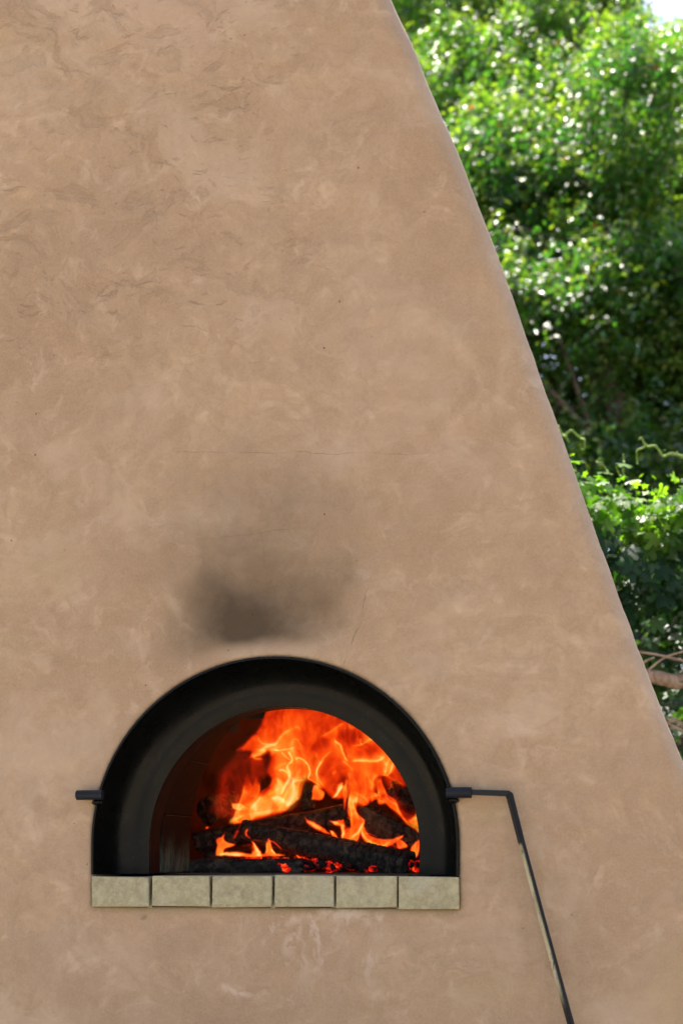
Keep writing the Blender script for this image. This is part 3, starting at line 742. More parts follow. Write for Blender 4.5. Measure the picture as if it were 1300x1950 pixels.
def poly(L, fill, edge=0.0, soft=2.2, ew=5.0, fade_in=0.0):
    """a sheet of flame bounded by L: translucent inside, brighter where it curls away at the edge"""
    c = catmull(c7(L + [L[0]]), 5); m = (FU > c[:, 0].min() - 12) & (FU < c[:, 0].max() + 12) & (FV > c[:, 1].min() - 12) & (FV < c[:, 1].max() + 12)
    fu, fv = FU[m], FV[m]; best = np.full(fu.shape, 1e9); ins = np.zeros(fu.shape, bool)
    for a, b in zip(c[:-1], c[1:]):
        d = b - a; l2 = max((d ** 2).sum(), 1e-9); t = np.clip(((fu - a[0]) * d[0] + (fv - a[1]) * d[1]) / l2, 0, 1)
        best = np.minimum(best, np.hypot(fu - a[0] - d[0] * t, fv - a[1] - d[1] * t))
        cr = (a[1] > fv) != (b[1] > fv)
        xx = a[0] + (fv - a[1]) * d[0] / (d[1] if abs(d[1]) > 1e-9 else 1e-9); ins ^= cr & (fu < xx)
    sdd = np.where(ins, best, -best); k = 1 / (1 + np.exp(-sdd / soft * 2))
    o = k * (fill + edge * np.exp(-np.maximum(sdd, 0) / ew))
    out = np.zeros(UU.shape); out[m] = o; return out
# rising, folding texture of the burning gas
w1 = fbm(FU / 46, FV / 52, 0, 3, 41); w2 = fbm(FU / 40, FV / 60, 0, 3, 42)
r1 = 1 - np.abs(vnoise(FU / 15 + .9 * w1, FV / 58 + .5 * w2, 0, 43)) * 1.9
r2 = 1 - np.abs(vnoise(FU / 10 + 1.3 * w2 + FV / 60, FV / 46 + .5 * w1, 0, 44)) * 1.9
veil = .65 * np.clip(r1, 0, 1) ** 2 + .35 * np.clip(r2, 0, 1) ** 3
cloud = fbm(FU / 30 + w1, FV / 38 + w2, 0, 4, 7)
base = poly([(215, 300), (330, 190), (395, 75), (540, 30), (730, 50), (870, 130), (1010, 240), (1100, 350), (1085, 430), (1000, 450), (975, 560), (930, 610), (850, 570), (760, 570), (700, 520), (620, 462), (588, 490), (575, 560), (500, 640), (300, 690), (185, 705), (225, 640), (285, 590), (345, 540), (400, 505), (415, 465), (392, 420), (402, 340), (385, 300), (340, 335), (300, 350), (300, 310)], .66, .04, 4.5, 8)
base = np.maximum(base, poly([(60, 640), (110, 480), (190, 350), (240, 290), (340, 330), (400, 420), (350, 520), (240, 650), (140, 680)], .30, 0, 7))  # dim red firelight on the dome wall, painted into the back flame sheet
base = np.maximum(base, poly([(1040, 380), (1110, 390), (1200, 520), (1240, 640), (1230, 760), (1130, 690), (1080, 560), (1030, 450)], .42, .05, 5))
base = base * (1 + .26 * cloud) + .24 * veil * np.clip(base * 1.6 - .3, 0, 1)
lowb = np.clip((FV - 1440) / 60, 0, 1); base = base * (1 + .10 * lowb) * (1 - .16 * np.clip((1400 - FV) / 60, 0, 1))
for L, h in (([(690, 390), (750, 340), (820, 390), (845, 470), (800, 500), (720, 470)], .26), ([(785, 185), (900, 195), (915, 270), (850, 275), (790, 240)], .30), ([(845, 315), (920, 285), (985, 300), (965, 345), (880, 345)], .26),
             ([(600, 280), (700, 240), (760, 215), (700, 300), (620, 340)], .16), ([(770, 520), (815, 450), (842, 560), (800, 580)], .30), ([(385, 120), (520, 60), (640, 80), (500, 110), (400, 180)], .10), ([(690, 500), (760, 480), (770, 560), (700, 560)], .30),
             ([(870, 440), (900, 430), (890, 540), (860, 520)], .20), ([(600, 560), (590, 500), (640, 490), (640, 570)], .3), ([(410, 330), (440, 340), (430, 400), (405, 420)], .18), ([(345, 500), (400, 470), (440, 530), (380, 560)], .28), ([(1060, 500), (1160, 510), (1190, 600), (1110, 600)], .26), ([(1150, 600), (1210, 610), (1200, 660), (1150, 670)], .2)):
    base = base - poly(L, h, 0, 6) * (.85 + .5 * cloud)
base = np.clip(base, 0, None)
S = []   # (sheet index, field)
def add(i, pts, amp=.5, wd=2.4, side=0, glow=10, gamp=.25, fade=(.2, .22)):
    f = stroke(pts, amp * KA, max(.9, wd * KW), side, glow * 1.25, gamp * .75, fade)
    S.append((i, f + stroke(pts, amp * .16, wd * 2.6, 0, fade=fade)))
KA, KW = .66, .52
# top scarf of flame
add(0, c1([(290, 715), (400, 700), (470, 640), (600, 600), (700, 480), (850, 400)]), .42, 4, 1, 22, .30)
add(0, c1([(850, 400), (900, 390), (960, 450)]), .30, 3)
add(1, c1([(410, 500), (420, 580), (470, 620), (560, 625), (650, 590)]), .34, 2)
add(1, c1([(560, 690), (640, 710), (740, 700), (850, 690), (930, 660)]), .45, 2.2, 1, 8, .15)
add(0, c1([(490, 700), (560, 695), (640, 710)]), .35, 2)
add(2, c1([(480, 680), (430, 740), (380, 790), (310, 800), (280, 760)]), .45, 4.5, 1, 8, .2)
add(2, c1([(300, 810), (350, 840), (430, 835)]), .6, 3)
add(1, c1([(830, 680), (850, 600), (890, 565), (950, 590), (990, 680), (990, 740)]), .32, 1.8)
add(2, c1([(680, 720), (740, 800), (800, 850)]), .40, 1.8)
add(0, c1([(750, 710), (810, 780), (830, 850), (800, 930)]), .58, 3, -1, 7, .2)
add(1, c1([(860, 850), (920, 825), (990, 850), (1060, 930)]), .50, 3, 1, 10, .25)
add(0, c2([(1000, 150), (1050, 200), (1080, 290), (1050, 370), (1110, 410), (1200, 490), (1250, 530)]), .62, 2.6, 1, 7, .2)
add(0, c2([(820, 130), (790, 220), (820, 330), (790, 440), (740, 560), (700, 650)]), .60, 3.4, -1, 8, .22)
add(1, c2([(600, 270), (680, 260), (750, 300), (780, 380)]), .52, 3, 1, 8, .15)
add(2, c2([(960, 300), (990, 380), (880, 400), (820, 450), (830, 500)]), .34, 2.2)
add(2, c2([(810, 330), (830, 420), (860, 520), (850, 620), (780, 720), (710, 800)]), .55, 3.4, -1, 10, .30)
add(2, c2([(1170, 0), (1130, 60), (1190, 150), (1220, 210)]), .22, 2)
add(0, c2([(1290, 90), (1220, 200), (1180, 280), (1190, 380), (1240, 470), (1300, 530)]), .45, 2, -1, 8, .12)
add(1, c2([(570, 350), (630, 420), (640, 490), (590, 610)]), .42, 2.2, -1, 7, .15)
add(2, c2([(550, 270), (620, 200), (760, 150)]), .26, 5)
# left tongues and the bright cushion
add(2, c2([(180, 470), (160, 600), (140, 720), (110, 810), (60, 920)]), .40, 2.8, -1, 12, .28)
add(2, c2([(370, 420), (360, 560), (320, 680)]), .36, 3, 1, 9, .25)
add(2, c2([(400, 590), (380, 660), (290, 820)]), .38, 3.2, -1, 8, .25)
add(2, c2([(530, 670), (600, 640), (690, 670), (730, 720)]), .50, 5, 1, 13, .45)
add(2, c2([(480, 620), (560, 560), (640, 490)]), .35, 5)
# right half
add(0, c3([(380, 100), (280, 130), (190, 190), (60, 300)]), .34, 3, -1, 14, .22)
add(1, c3([(420, 100), (430, 150), (470, 200)]), .34, 2)
add(0, c3([(210, 270), (240, 330), (300, 380), (330, 470), (370, 560), (420, 585)]), .62, 3.4, 1, 14, .32)
add(1, c3([(260, 440), (150, 510), (70, 600), (20, 700), (20, 820), (70, 900), (160, 975)]), .42, 2.4, 1, 9, .16)
add(0, c3([(400, 580), (520, 575), (640, 585), (760, 590), (840, 550), (875, 480)]), .52, 4.2, -1, 9, .3)
add(0, c3([(420, 400), (500, 390), (600, 380), (700, 320), (790, 350), (860, 430)]), .36, 3.4, -1, 8, .2)
add(2, c3([(580, 290), (580, 350), (605, 390)]), .42, 2.2)
add(1, c3([(520, 190), (530, 300), (570, 360)]), .20, 3)
add(2, c3([(310, 560), (400, 640), (450, 700)]), .38, 2, -1, 10, .15)
add(1, c3([(970, 580), (940, 680), (890, 755), (820, 745), (780, 725)]), .55, 2.8, 1, 9, .2)
add(1, c3([(930, 530), (880, 620), (850, 650)]), .30, 2.6)
add(1, c3([(850, 590), (860, 680), (830, 740)]), .30, 2.4)
add(2, c3([(800, 740), (740, 810), (730, 900), (700, 970)]), .46, 2.8, 1, 9, .25)
add(2, c3([(820, 770), (840, 860), (880, 960)]), .44, 2.6)
add(0, c3([(830, 640), (880, 760), (980, 810), (1080, 870), (1160, 920)]), .22, 4)
add(1, c3([(220, 740), (300, 700)]), .35, 4)
add(1, c3([(330, 860), (310, 920), (270, 970)]), .55, 3.6)
add(2, c3([(385, 790), (360, 900), (370, 975)]), .30, 2.2)
add(1, c3([(460, 720), (450, 820), (430, 900)]), .25, 5)
# tall tongue in front of the right log and those about it
add(3, c5([(560, 100), (560, 200), (580, 300), (560, 400), (540, 500)]), .42, 3, -1, 12, .42)
add(3, c5([(640, 110), (630, 220), (640, 330), (680, 390)]), .38, 3.4, 1, 10, .38)
add(3, c5([(560, 90), (650, 120), (720, 160), (760, 230)]), .30, 2)
add(3, c5([(710, 380), (670, 440), (620, 500), (520, 565)]), .70, 4, -1, 9, .4)
add(3, c5([(660, 440), (690, 520), (760, 580), (870, 640), (930, 600), (990, 560)]), .58, 4, 1, 9, .25)
add(3, c5([(480, 410), (470, 490), (440, 550)]), .66, 4.5, -1, 8, .3)
add(3, c5([(540, 440), (480, 500), (450, 550)]), .5, 3)
add(3, c5([(340, 380), (400, 400), (460, 420), (490, 400)]), .62, 3.6)
add(3, c5([(330, 465), (360, 500), (400, 540)]), .62, 3.2)
add(3, c5([(100, 370), (160, 420), (250, 465)]), .62, 3.4)
add(3, c5([(500, 0), (490, 100), (510, 230)]), .40, 2.8)
add(3, c5([(490, 20), (450, 90), (410, 150)]), .55, 2.8)
add(3, c5([(700, 510), (780, 520), (850, 550)]), .48, 1.5)
add(3, c5([(790, 130), (850, 130), (870, 190), (930, 190)]), .50, 3.2)
add(3, c5([(860, 60), (930, 120), (1000, 200), (1020, 290), (1070, 360)]), .56, 3.4, 1, 9, .28)
add(3, c5([(1070, 360), (1130, 420), (1190, 450)]), .44, 3)
add(3, c5([(1220, 340), (1150, 360), (1100, 390)]), .42, 5)
add(3, c5([(960, 600), (1010, 640), (1080, 660)]), .42, 5)
add(3, c5([(1000, 560), (1030, 500)]), .3, 5)
add(3, c5([(10, 700), (50, 750), (130, 780)]), .55, 2.6)
add(3, c5([(170, 800), (240, 790), (290, 810)]), .5, 3)
# small flames low at the left
add(4, c4([(470, 520), (480, 580), (530, 630)]), .34, 4, 1, 6, .1)
add(4, c4([(415, 755), (500, 740), (600, 750), (700, 745)]), .72, 4.4, -1, 7, .2)
add(4, c4([(750, 610), (790, 690), (840, 745)]), .62, 3.2, 1, 8, .4)
add(4, c4([(750, 640), (750, 745)]), .34, 4)
add(4, c4([(790, 745), (850, 745)]), .7, 3)
add(4, c4([(895, 610), (900, 680), (880, 745)]), .58, 3, -1, 8, .4)
add(4, c4([(910, 605), (1000, 620), (1060, 660), (1110, 700)]), .70, 2.6)
add(4, c4([(960, 690), (1020, 740)]), .6, 2.8)
add(4, c4([(730, 590), (800, 600), (860, 600)]), .42, 2.2)
add(4, c4([(710, 470), (685, 510), (700, 560)]), .50, 3)
add(4, c4([(640, 660), (700, 645), (745, 635)]), .42, 1.6)
add(4, c4([(610, 480), (590, 580)]), .32, 2.6)
add(4, c4([(300, 460), (305, 480)]), .95, 4, fade=(.01, .01))
add(4, c4([(1200, 735), (1240, 780), (1300, 805)]), .70, 2.2)
add(4, c4([(520, 400), (600, 360), (680, 320)]), .6, 3.5)
T = []
def tongue(i, L, fill, edge=.2, soft=1.6, ew=3.0, tip=None):
    f = poly(L, fill, edge, soft, ew); vv = (FV - 1325) * 2.908
    f = f * (.86 + .30 * cloud + .40 * veil)
    if tip is not None: f = f * np.clip((vv - tip[0]) / (tip[1] - tip[0]), .0, 1) ** .7
    T.append((i, np.clip(f, 0, None)))
tongue(2, [(185, 705), (225, 650), (250, 560), (258, 480), (285, 430), (300, 500), (322, 450), (342, 490), (335, 560), (310, 640), (240, 692)], .52, .16, tip=(400, 520))
tongue(2, [(300, 645), (340, 590), (395, 565), (440, 556), (482, 575), (500, 625), (400, 645), (315, 670)], .66, .22)
tongue(1, [(465, 632), (495, 545), (530, 470), (560, 400), (600, 440), (590, 500), (575, 570), (520, 610)], .70, .10, tip=(330, 470))
tongue(2, [(395, 520), (430, 480), (425, 430), (455, 450), (470, 520), (440, 570), (370, 600), (300, 650), (330, 590)], .60, .16)
tongue(2, [(205, 598), (260, 600), (300, 628), (250, 638), (215, 622)], .98, .16)
tongue(2, [(190, 700), (250, 660), (320, 640), (420, 628), (500, 622), (420, 650), (330, 668), (260, 700)], .84, .16)
tongue(3, [(848, 540), (842, 640), (850, 700), (835, 760), (800, 797), (880, 812), (905, 760), (940, 690), (905, 660), (882, 600), (898, 540), (880, 480), (858, 480)], .70, .20, tip=(440, 560))
tongue(3, [(815, 470), (828, 470), (832, 600), (822, 625)], .55, .2)
tongue(3, [(1005, 455), (1030, 500), (1060, 560), (1100, 600), (1130, 660), (1165, 705), (1140, 690), (1090, 640), (1040, 590), (1000, 540), (985, 480)], .66, .2)
tongue(3, [(1160, 700), (1190, 660), (1222, 650), (1232, 750), (1200, 735)], .66, .2)
tongue(3, [(1185, 880), (1188, 835), (1234, 793), (1234, 850), (1208, 898)], .80, .25)
tongue(3, [(903, 735), (925, 790), (990, 832), (1050, 838), (1110, 800), (1135, 770), (1060, 795), (1000, 790), (950, 765), (925, 715)], .68, .22)
tongue(3, [(1095, 800), (1120, 790), (1165, 830), (1120, 845)], .60, .2)
tongue(3, [(718, 742), (745, 750), (775, 790), (795, 770), (790, 715), (815, 705), (812, 760), (850, 725), (858, 745), (830, 805), (780, 800), (740, 780)], .72, .24)
tongue(3, [(720, 690), (760, 696), (815, 690), (795, 722), (755, 715)], .78, .24)
tongue(3, [(585, 672), (625, 700), (690, 735), (720, 760), (670, 748), (610, 715)], .66, .24)
tongue(1, [(640, 575), (648, 500), (675, 505), (702, 545), (690, 578)], .78, .16)
tongue(3, [(752, 568), (775, 530), (785, 488), (805, 480), (800, 525), (775, 560)], .74, .22)
tongue(3, [(975, 590), (960, 540), (990, 535), (1012, 560), (1030, 580), (1060, 560), (1062, 590), (1020, 605), (1000, 575)], .62, .2)
tongue(4, [(118, 882), (128, 830), (120, 795), (150, 775), (152, 750), (165, 800), (215, 825), (165, 850), (155, 882)], .76, .2)
tongue(4, [(116, 884), (200, 866), (300, 876), (420, 872), (492, 884), (300, 892)], .86, .16)
tongue(4, [(286, 888), (310, 850), (296, 806), (335, 850), (355, 886)], .76, .24)
tongue(4, [(374, 888), (386, 800), (402, 805), (425, 850), (448, 886)], .80, .22)
tongue(4, [(262, 745), (275, 725), (272, 760), (290, 790), (268, 775)], .60, .2)
tongue(4, [(205, 800), (215, 740), (232, 700), (225, 760)], .34, .1)
tg = np.zeros(UU.shape)
for _, f in T: tg = np.maximum(tg, f)
tot = np.maximum(base, tg) + .30 * np.minimum(base, tg) + sum(f for _, f in S) * (1 - .35 * np.clip(tg, 0, 1))
S += T
Cb = heat(base); Ct = heat(np.minimum(tot, 1.5)); D = np.clip(Ct - Cb, 0, None); D[..., 0] = np.maximum(D[..., 0], D[..., 1] * 2.0 + D[..., 2])
ssum = sum(f for _, f in S) + 1e-6
fire = empty('fire', W(600, 1640, .6)); tag(fire, 'orange wood fire with tall curling flames filling the oven mouth', 'fire')
GL = [('flame', .74, None), ('flame', .60, 0), ('flame', .655, 1), ('flame', .69, 2), ('flame', .465, 3), ('flame', .445, 4)]
def sheet(y, C, seed, zmax=None):
    yy = y + .030 * fbm(UU / 60, VV / 70, 0, 2, seed)
    dy = yy - CY; dyc = y - CY
    t = (UU - 650) / FPX; dx = dyc * (t * cosP - sinP) / (cosP + t * sinP); zc = -dx * sinP + dyc * cosP
    X = CX + dx; Z = CZ + (HOR - VV) / FPX * zc
    lum = C.max(-1); ny_, nx_ = UU.shape; I = np.arange(ny_ * nx_).reshape(ny_, nx_)
    l4 = np.maximum.reduce([lum[:-1, :-1], lum[:-1, 1:], lum[1:, 1:], lum[1:, :-1]])
    Zc = np.minimum.reduce([Z[:-1, :-1], Z[1:, :-1]]); keep = (l4 > .004) & (Zc > FZ)
    keep &= (np.hypot((X[:-1, :-1] - ACX) / .545, (Z[:-1, :-1] - FZ) / .50) < 1)
    F = np.stack([I[:-1, :-1], I[1:, :-1], I[1:, 1:], I[:-1, 1:]], -1)[keep]
    ids = np.unique(F); mp = np.zeros(ny_ * nx_, np.int64); mp[ids] = np.arange(len(ids))
    V = np.stack([X, yy, Z], -1).reshape(-1, 3)[ids]; cc = np.concatenate([C, np.ones(C.shape[:2] + (1,))], -1).reshape(-1, 4)[ids]
    return fast_mesh('flame', V, mp[F], cc, True)
for i, (nm, y, idx) in enumerate(GL):
    if idx is None: C = Cb
    else:
        f = sum([g for k, g in S if k == idx]); C = D * (f / ssum)[..., None]
    link(nm, sheet(y, C, 300 + i), M['flame'], fire)
# light given off by the fire
for nm, p, e, r in (('fire_light', W(590, 1450, .84), .75, .08), ('fire_light', W(690, 1490, .80), .5, .06), ('fire_light', W(560, 1600, .52), .03, .03)):
    l = bpy.data.lights.new(nm, 'POINT'); l.energy = e; l.shadow_soft_size = r; l.color = (1, .17, .02)
    o = bpy.data.objects.new(nm, l); o.location = p - fire.location; o.parent = fire; col.objects.link(o)

# ------------------------------------------------------------------ leaves
def frames(n_, up_bias, rg, yaw=None):
    """random leaf orientations; z axis = leaf normal, y axis = tip direction"""
    nrm = rg.normal(size=(n_, 3)) * np.array([.55, .55, .35]) + up_bias; nrm /= np.linalg.norm(nrm, axis=1, keepdims=True)
    t = rg.normal(size=(n_, 3)) + np.array([0, -.2, -.5]); t -= nrm * (t * nrm).sum(1, keepdims=True); t /= np.linalg.norm(t, axis=1, keepdims=True)
    s = np.cross(t, nrm); return s, t, nrm
def scatter(tv, tf, pos, s, t, n_, size, tint):
    """tv template verts (k,3)"""
    k = len(tv); N = len(pos)
    V = pos[:, None] + size[:, None, None] * (tv[None, :, 0:1] * s[:, None] + tv[None, :, 1:2] * t[:, None] + tv[None, :, 2:3] * n_[:, None])
    F = (tf[None] + (np.arange(N) * k)[:, None, None]).reshape(-1, tf.shape[1])
    Cc = np.concatenate([np.repeat(tint[:, None], k, 1), np.ones((N, k, 1))], -1)
    return V.reshape(-1, 3), F, Cc.reshape(-1, 4)
# simple pointed leaf: folded on its midrib
TL = np.array([(0, 0, 0), (.24, .30, .07), (.20, .66, .05), (0, 1, -.10), (-.20, .66, .05), (-.24, .30, .07), (0, .45, -.015)])
TF = np.array([(0, 1, 6), (1, 2, 6), (2, 3, 6), (3, 4, 6), (4, 5, 6), (5, 0, 6)])
# lobed leaf
def lobed():
    out = []; spec = [(-155, .50), (-128, .62), (-100, .36), (-72, .80), (-48, .84), (-30, .44), (-12, .88), (0, 1.02)]
    half = [(.0, -.02)]
    P_ = []
    for a, r in spec: P_.append((math.sin(R(a)) * r, math.cos(R(a)) * r))
    outl = [(0, -.12)] + P_ + [(-x, y) for x, y in P_[:-1][::-1]]
    v = [(0, .05, 0)] + [(x * .85, y * .9 + .1, 0) for x, y in outl]
    inner = [(x * .45, y * .45, 0) for x, y, _ in v[1:]]
    v = np.array(v); k = len(outl); rr = np.hypot(v[:, 0], v[:, 1])
    v[:, 2] = -.22 * rr ** 2 + .05 * np.cos(np.arctan2(v[:, 0], v[:, 1]) * 5) * rr
    f = [(0, 1 + i, 1 + (i + 1) % k) for i in range(k)]
    return v, np.array(f)
LV, LF = lobed()
TREE_STATS = {}
def view_uv(p):
    d = p - np.array([CX, CY, CZ]); zc = -d[:, 0] * sinP + d[:, 1] * cosP; xc = d[:, 0] * cosP + d[:, 1] * sinP
    return 650 + FPX * xc / zc, HOR - FPX * d[:, 2] / zc, zc
def leaf_objects(parent, tv, tf, pos, s, t, n_, size, tint, mat, pick, variants=24):
    """the nearest leaves as parts of their own"""
    order = np.argsort(tint[pick].sum(1)); groups = np.array_split(np.arange(len(pick))[order], variants)
    base = Vector(parent_world(parent))
    for g in groups:
        if not len(g): continue
        tc = tint[pick[g]].mean(0)
        me = fast_mesh('leaf', tv, tf, np.tile(np.append(tc, 1), (len(tv), 1))); me.materials.append(mat)
        for j in pick[g]:
            o = bpy.data.objects.new('leaf', me)
            m = Matrix(((s[j][0], t[j][0], n_[j][0], 0), (s[j][1], t[j][1], n_[j][1], 0), (s[j][2], t[j][2], n_[j][2], 0), (0, 0, 0, 1)))
            o.matrix_basis = Matrix.Translation(Vector(pos[j]) - base) @ m @ Matrix.Scale(float(size[j]), 4)
            o.parent = parent; col.objects.link(o)
def shoots_to_leaves(base, dirs, lens, per, rg, size, droop=.25):
    N = len(base); tt = (np.arange(per)[None, :] + rg.random((N, per))) / per
    p = base[:, None] + dirs[:, None] * (lens[:, None] * tt)[..., None]
    p[..., 2] -= droop * lens[:, None] * tt ** 2
    p += rg.normal(size=p.shape) * .035
    return p.reshape(-1, 3), tt.ravel()
def tree(name, label, trunk, blobs, nshoot, seed, per=14, lsize=(.066, .100), ncut=.40, skyhole=None, group=None):
    rg = np.random.default_rng(seed); root = empty(name, trunk[0]); tag(root, label, 'tree', group)
    # shoot bases inside the union of ellipsoids, denser to the shell, gaps from 3-d noise
    B, Dv = [], []; bl_ = np.array(blobs); w_ = bl_[:, 6] / bl_[:, 6].sum()
    need = nshoot
    while need > 0:
        m = need * 3; bl = bl_[rg.choice(len(blobs), m, p=w_)]
        d = rg.normal(size=(m, 3)); d[:, 2] = d[:, 2] * .8 + .45; d /= np.linalg.norm(d, axis=1, keepdims=True); rr = rg.random((m, 1)) ** .4
        rr = rr * (1 + .18 * fbm(d[:, 0] * 2 + bl[:, 0], d[:, 1] * 2 + bl[:, 1], d[:, 2] * 2, 2, seed))[:, None]
        p = bl[:, :3] + d * rr * bl[:, 3:6]
        u, v, z = view_uv(p); seen = (u > 660) & (u < 1400) & (v > -220) & (v < 1000)
        k = seen | (rg.random(m) < .22)
        if skyhole is not None: k &= ~skyhole(u, v, rg)
        p, d = p[k][:need], d[k][:need]; B.append(p); Dv.append(d); need -= len(p)
    Bp = np.concatenate(B); Dr = np.concatenate(Dv)
    dirs = Dr * .8 + np.array([0, 0, .75]) + rg.normal(size=Dr.shape) * .45; dirs /= np.linalg.norm(dirs, axis=1, keepdims=True)
    lens = rg.uniform(.22, .52, len(Bp))
    pos, tt = shoots_to_leaves(Bp, dirs, lens, per, rg, None)
    N = len(pos); s, t, n_ = frames(N, np.array([0, -.28, .75]), rg)
    size = rg.uniform(*lsize, N) * (1 - .3 * tt)
    sh = np.repeat(rg.random(len(Bp)), per); cl = np.repeat(fbm(Bp[:, 0] * .6, Bp[:, 1] * .6, Bp[:, 2] * .6, 2, seed + 3), per)
    g0 = np.array([.036, .105, .028]); g1 = np.array([.092, .18, .032]); g2 = np.array([.24, .25, .035])
    a = np.clip(.35 + .35 * cl + .5 * (sh - .5), 0, 1)[:, None]; tint = g0 * (1 - a) + g1 * a
    y_ = (np.clip(tt * 1.3 - .45, 0, 1) * (sh > .35) * .8)[:, None]; tint = tint * (1 - y_) + g2 * y_
    tint *= rg.uniform(.75, 1.25, (N, 1))
    red = rg.random(N) < .002; tint[red] = (.22, .06, .04)
    u, v, zc = view_uv(pos); vis = (u > 740) & (u < 1310) & (v > -20) & (v < 900)
    # parts: leaves biggest in the picture
    score = np.where(vis, size / zc, -1); pick = np.argsort(-score)[:260]
    rest = np.ones(N, bool); rest[pick] = False
    far = ~vis & (rg.random(N) < .45); rest &= ~far
    size2 = np.where(vis, size, size * 1.45)
    V, F, Cc = scatter(TL, TF, pos[rest], s[rest], t[rest], n_[rest], size2[rest], tint[rest])
    o = link('foliage', fast_mesh('foliage', V, F, Cc), M['tleaf'], root); tag(o, kind='stuff')
    leaf_objects(root, TL, TF, pos, s, t, n_, size, tint, M['tleaf'], pick)
    # trunk and limbs
    bm = bmesh.new(); tp = [Vector(p) for p in trunk]; L = len(tp)
    cp = catmull([tuple(p) for p in tp], 6); rad = [.16 * (1 - .75 * i / (len(cp) - 1)) for i in range(len(cp))]
    tube(bm, cp, rad, 12); link('trunk', bm_mesh('trunk', bm, True), M['bark'], root)
    bm = bmesh.new()
    for k in range(70):
        i = int(len(cp) * (.3 + .68 * random.random())); a_ = Vector(cp[min(i, len(cp) - 1)]); b_ = Vector(Bp[rg.integers(len(Bp))])
        mid = a_.lerp(b_, .5) + Vector((random.uniform(-.2, .2), random.uniform(-.2, .2), random.uniform(.0, .35)))
        r_ = .05 * (1 - .6 * i / len(cp)); q = catmull([tuple(a_), tuple(mid), tuple(b_)], 5)
        tube(bm, q, [r_ * (1 - .85 * j / (len(q) - 1)) for j in range(len(q))], 6)
    link('limbs', bm_mesh('limbs', bm, True), M['bark'], root)
    # twigs: one thin stem per 3rd shoot
    sel = np.arange(0, len(Bp), 3); a_ = Bp[sel]; b_ = a_ + dirs[sel] * lens[sel][:, None]; b_[:, 2] -= .25 * lens[sel]
    sd_ = np.cross(dirs[sel], [0, 1, 0]) * .004; up_ = np.cross(dirs[sel], sd_) ; up_ = up_ / (np.linalg.norm(up_, axis=1, keepdims=True) + 1e-9) * .004
    V = np.stack([a_ + sd_, a_ - sd_ * .5 + up_, a_ - sd_ * .5 - up_, b_], 1).reshape(-1, 3)
    f = np.array([(0, 1, 3), (1, 2, 3), (2, 0, 3)]); F = (f[None] + (np.arange(len(sel)) * 4)[:, None, None]).reshape(-1, 3)
    o = link('twigs', fast_mesh('twigs', V, F), M['bark'], root); tag(o, kind='stuff')
    return root
def crown(x0, x1, z0, z1, seed, lower_y=9.7, y_mid=8.8, z_mid=5.1, slope=.98):
    """clumps of foliage: an overhanging lower part and a top that leans back; plus inner fill"""
    rg = np.random.default_rng(seed); out = []
    n_ = int((x1 - x0) * (z1 - z0) / .36)
    pts = []
    while len(pts) < n_:
        c = rg.uniform((x0, z0), (x1, z1), (12, 2))
        d = [min([((q - p) ** 2).sum() for p in pts[-400:]] or [9]) for q in c]; pts.append(c[int(np.argmax(d))])
    for x, z in pts:
        yy = lower_y + .35 * rg.normal() if z < z_mid else y_mid + (z - z_mid) * slope + .45 * rg.normal()
        r = rg.uniform(.34, .80); out.append((x, yy, z, r * rg.uniform(.8, 1.1), r * .9, r * rg.uniform(.7, 1.15), r * 1.5 * (1.0 if z > z_mid else .75)))
    z = z0
    while z < z1 - .3:
        x = x0
        while x < x1:
            yy = (lower_y + 1.3) if z < z_mid else y_mid + (z - z_mid) * slope + 1.5
            out.append((x, yy + .2 * rg.normal(), z, 1.0, .5, .9, .8)); x += 1.0
        z += 1.0
    return out
def hole(u, v, rg):
    # open sky at the upper right, between the two crowns
    top = np.interp(u, [1150, 1200, 1225, 1260, 1310], [-60, 10, 120, 110, 80])
    h = (u > 1205) & (v < top + rg.normal(size=len(u)) * 8)
    return h
tree('broadleaf_tree', 'tall bushy green tree with yellow-green shoots directly behind the sloping chimney edge', [(.95, 9.8, 1.2), (.9, 9.8, 2.6), (.75, 9.7, 4.4), (.3, 10.6, 6.6), (-.2, 12.4, 9.2)],
     crown(-3.6, .95, 3.0, 12.6, 5), 21500, 11, skyhole=hole)
tree('broadleaf_tree', 'lower broadleaf tree farther right, its crown ending below the patch of open sky', [(2.4, 11.4, 1.2), (2.4, 11.4, 3), (2.2, 11.6, 5), (2.1, 12.6, 8)],
     crown(1.05, 3.8, 3.2, 11.6, 9, 10.2, 9.3, 5.0, .95), 12500, 23, skyhole=hole)

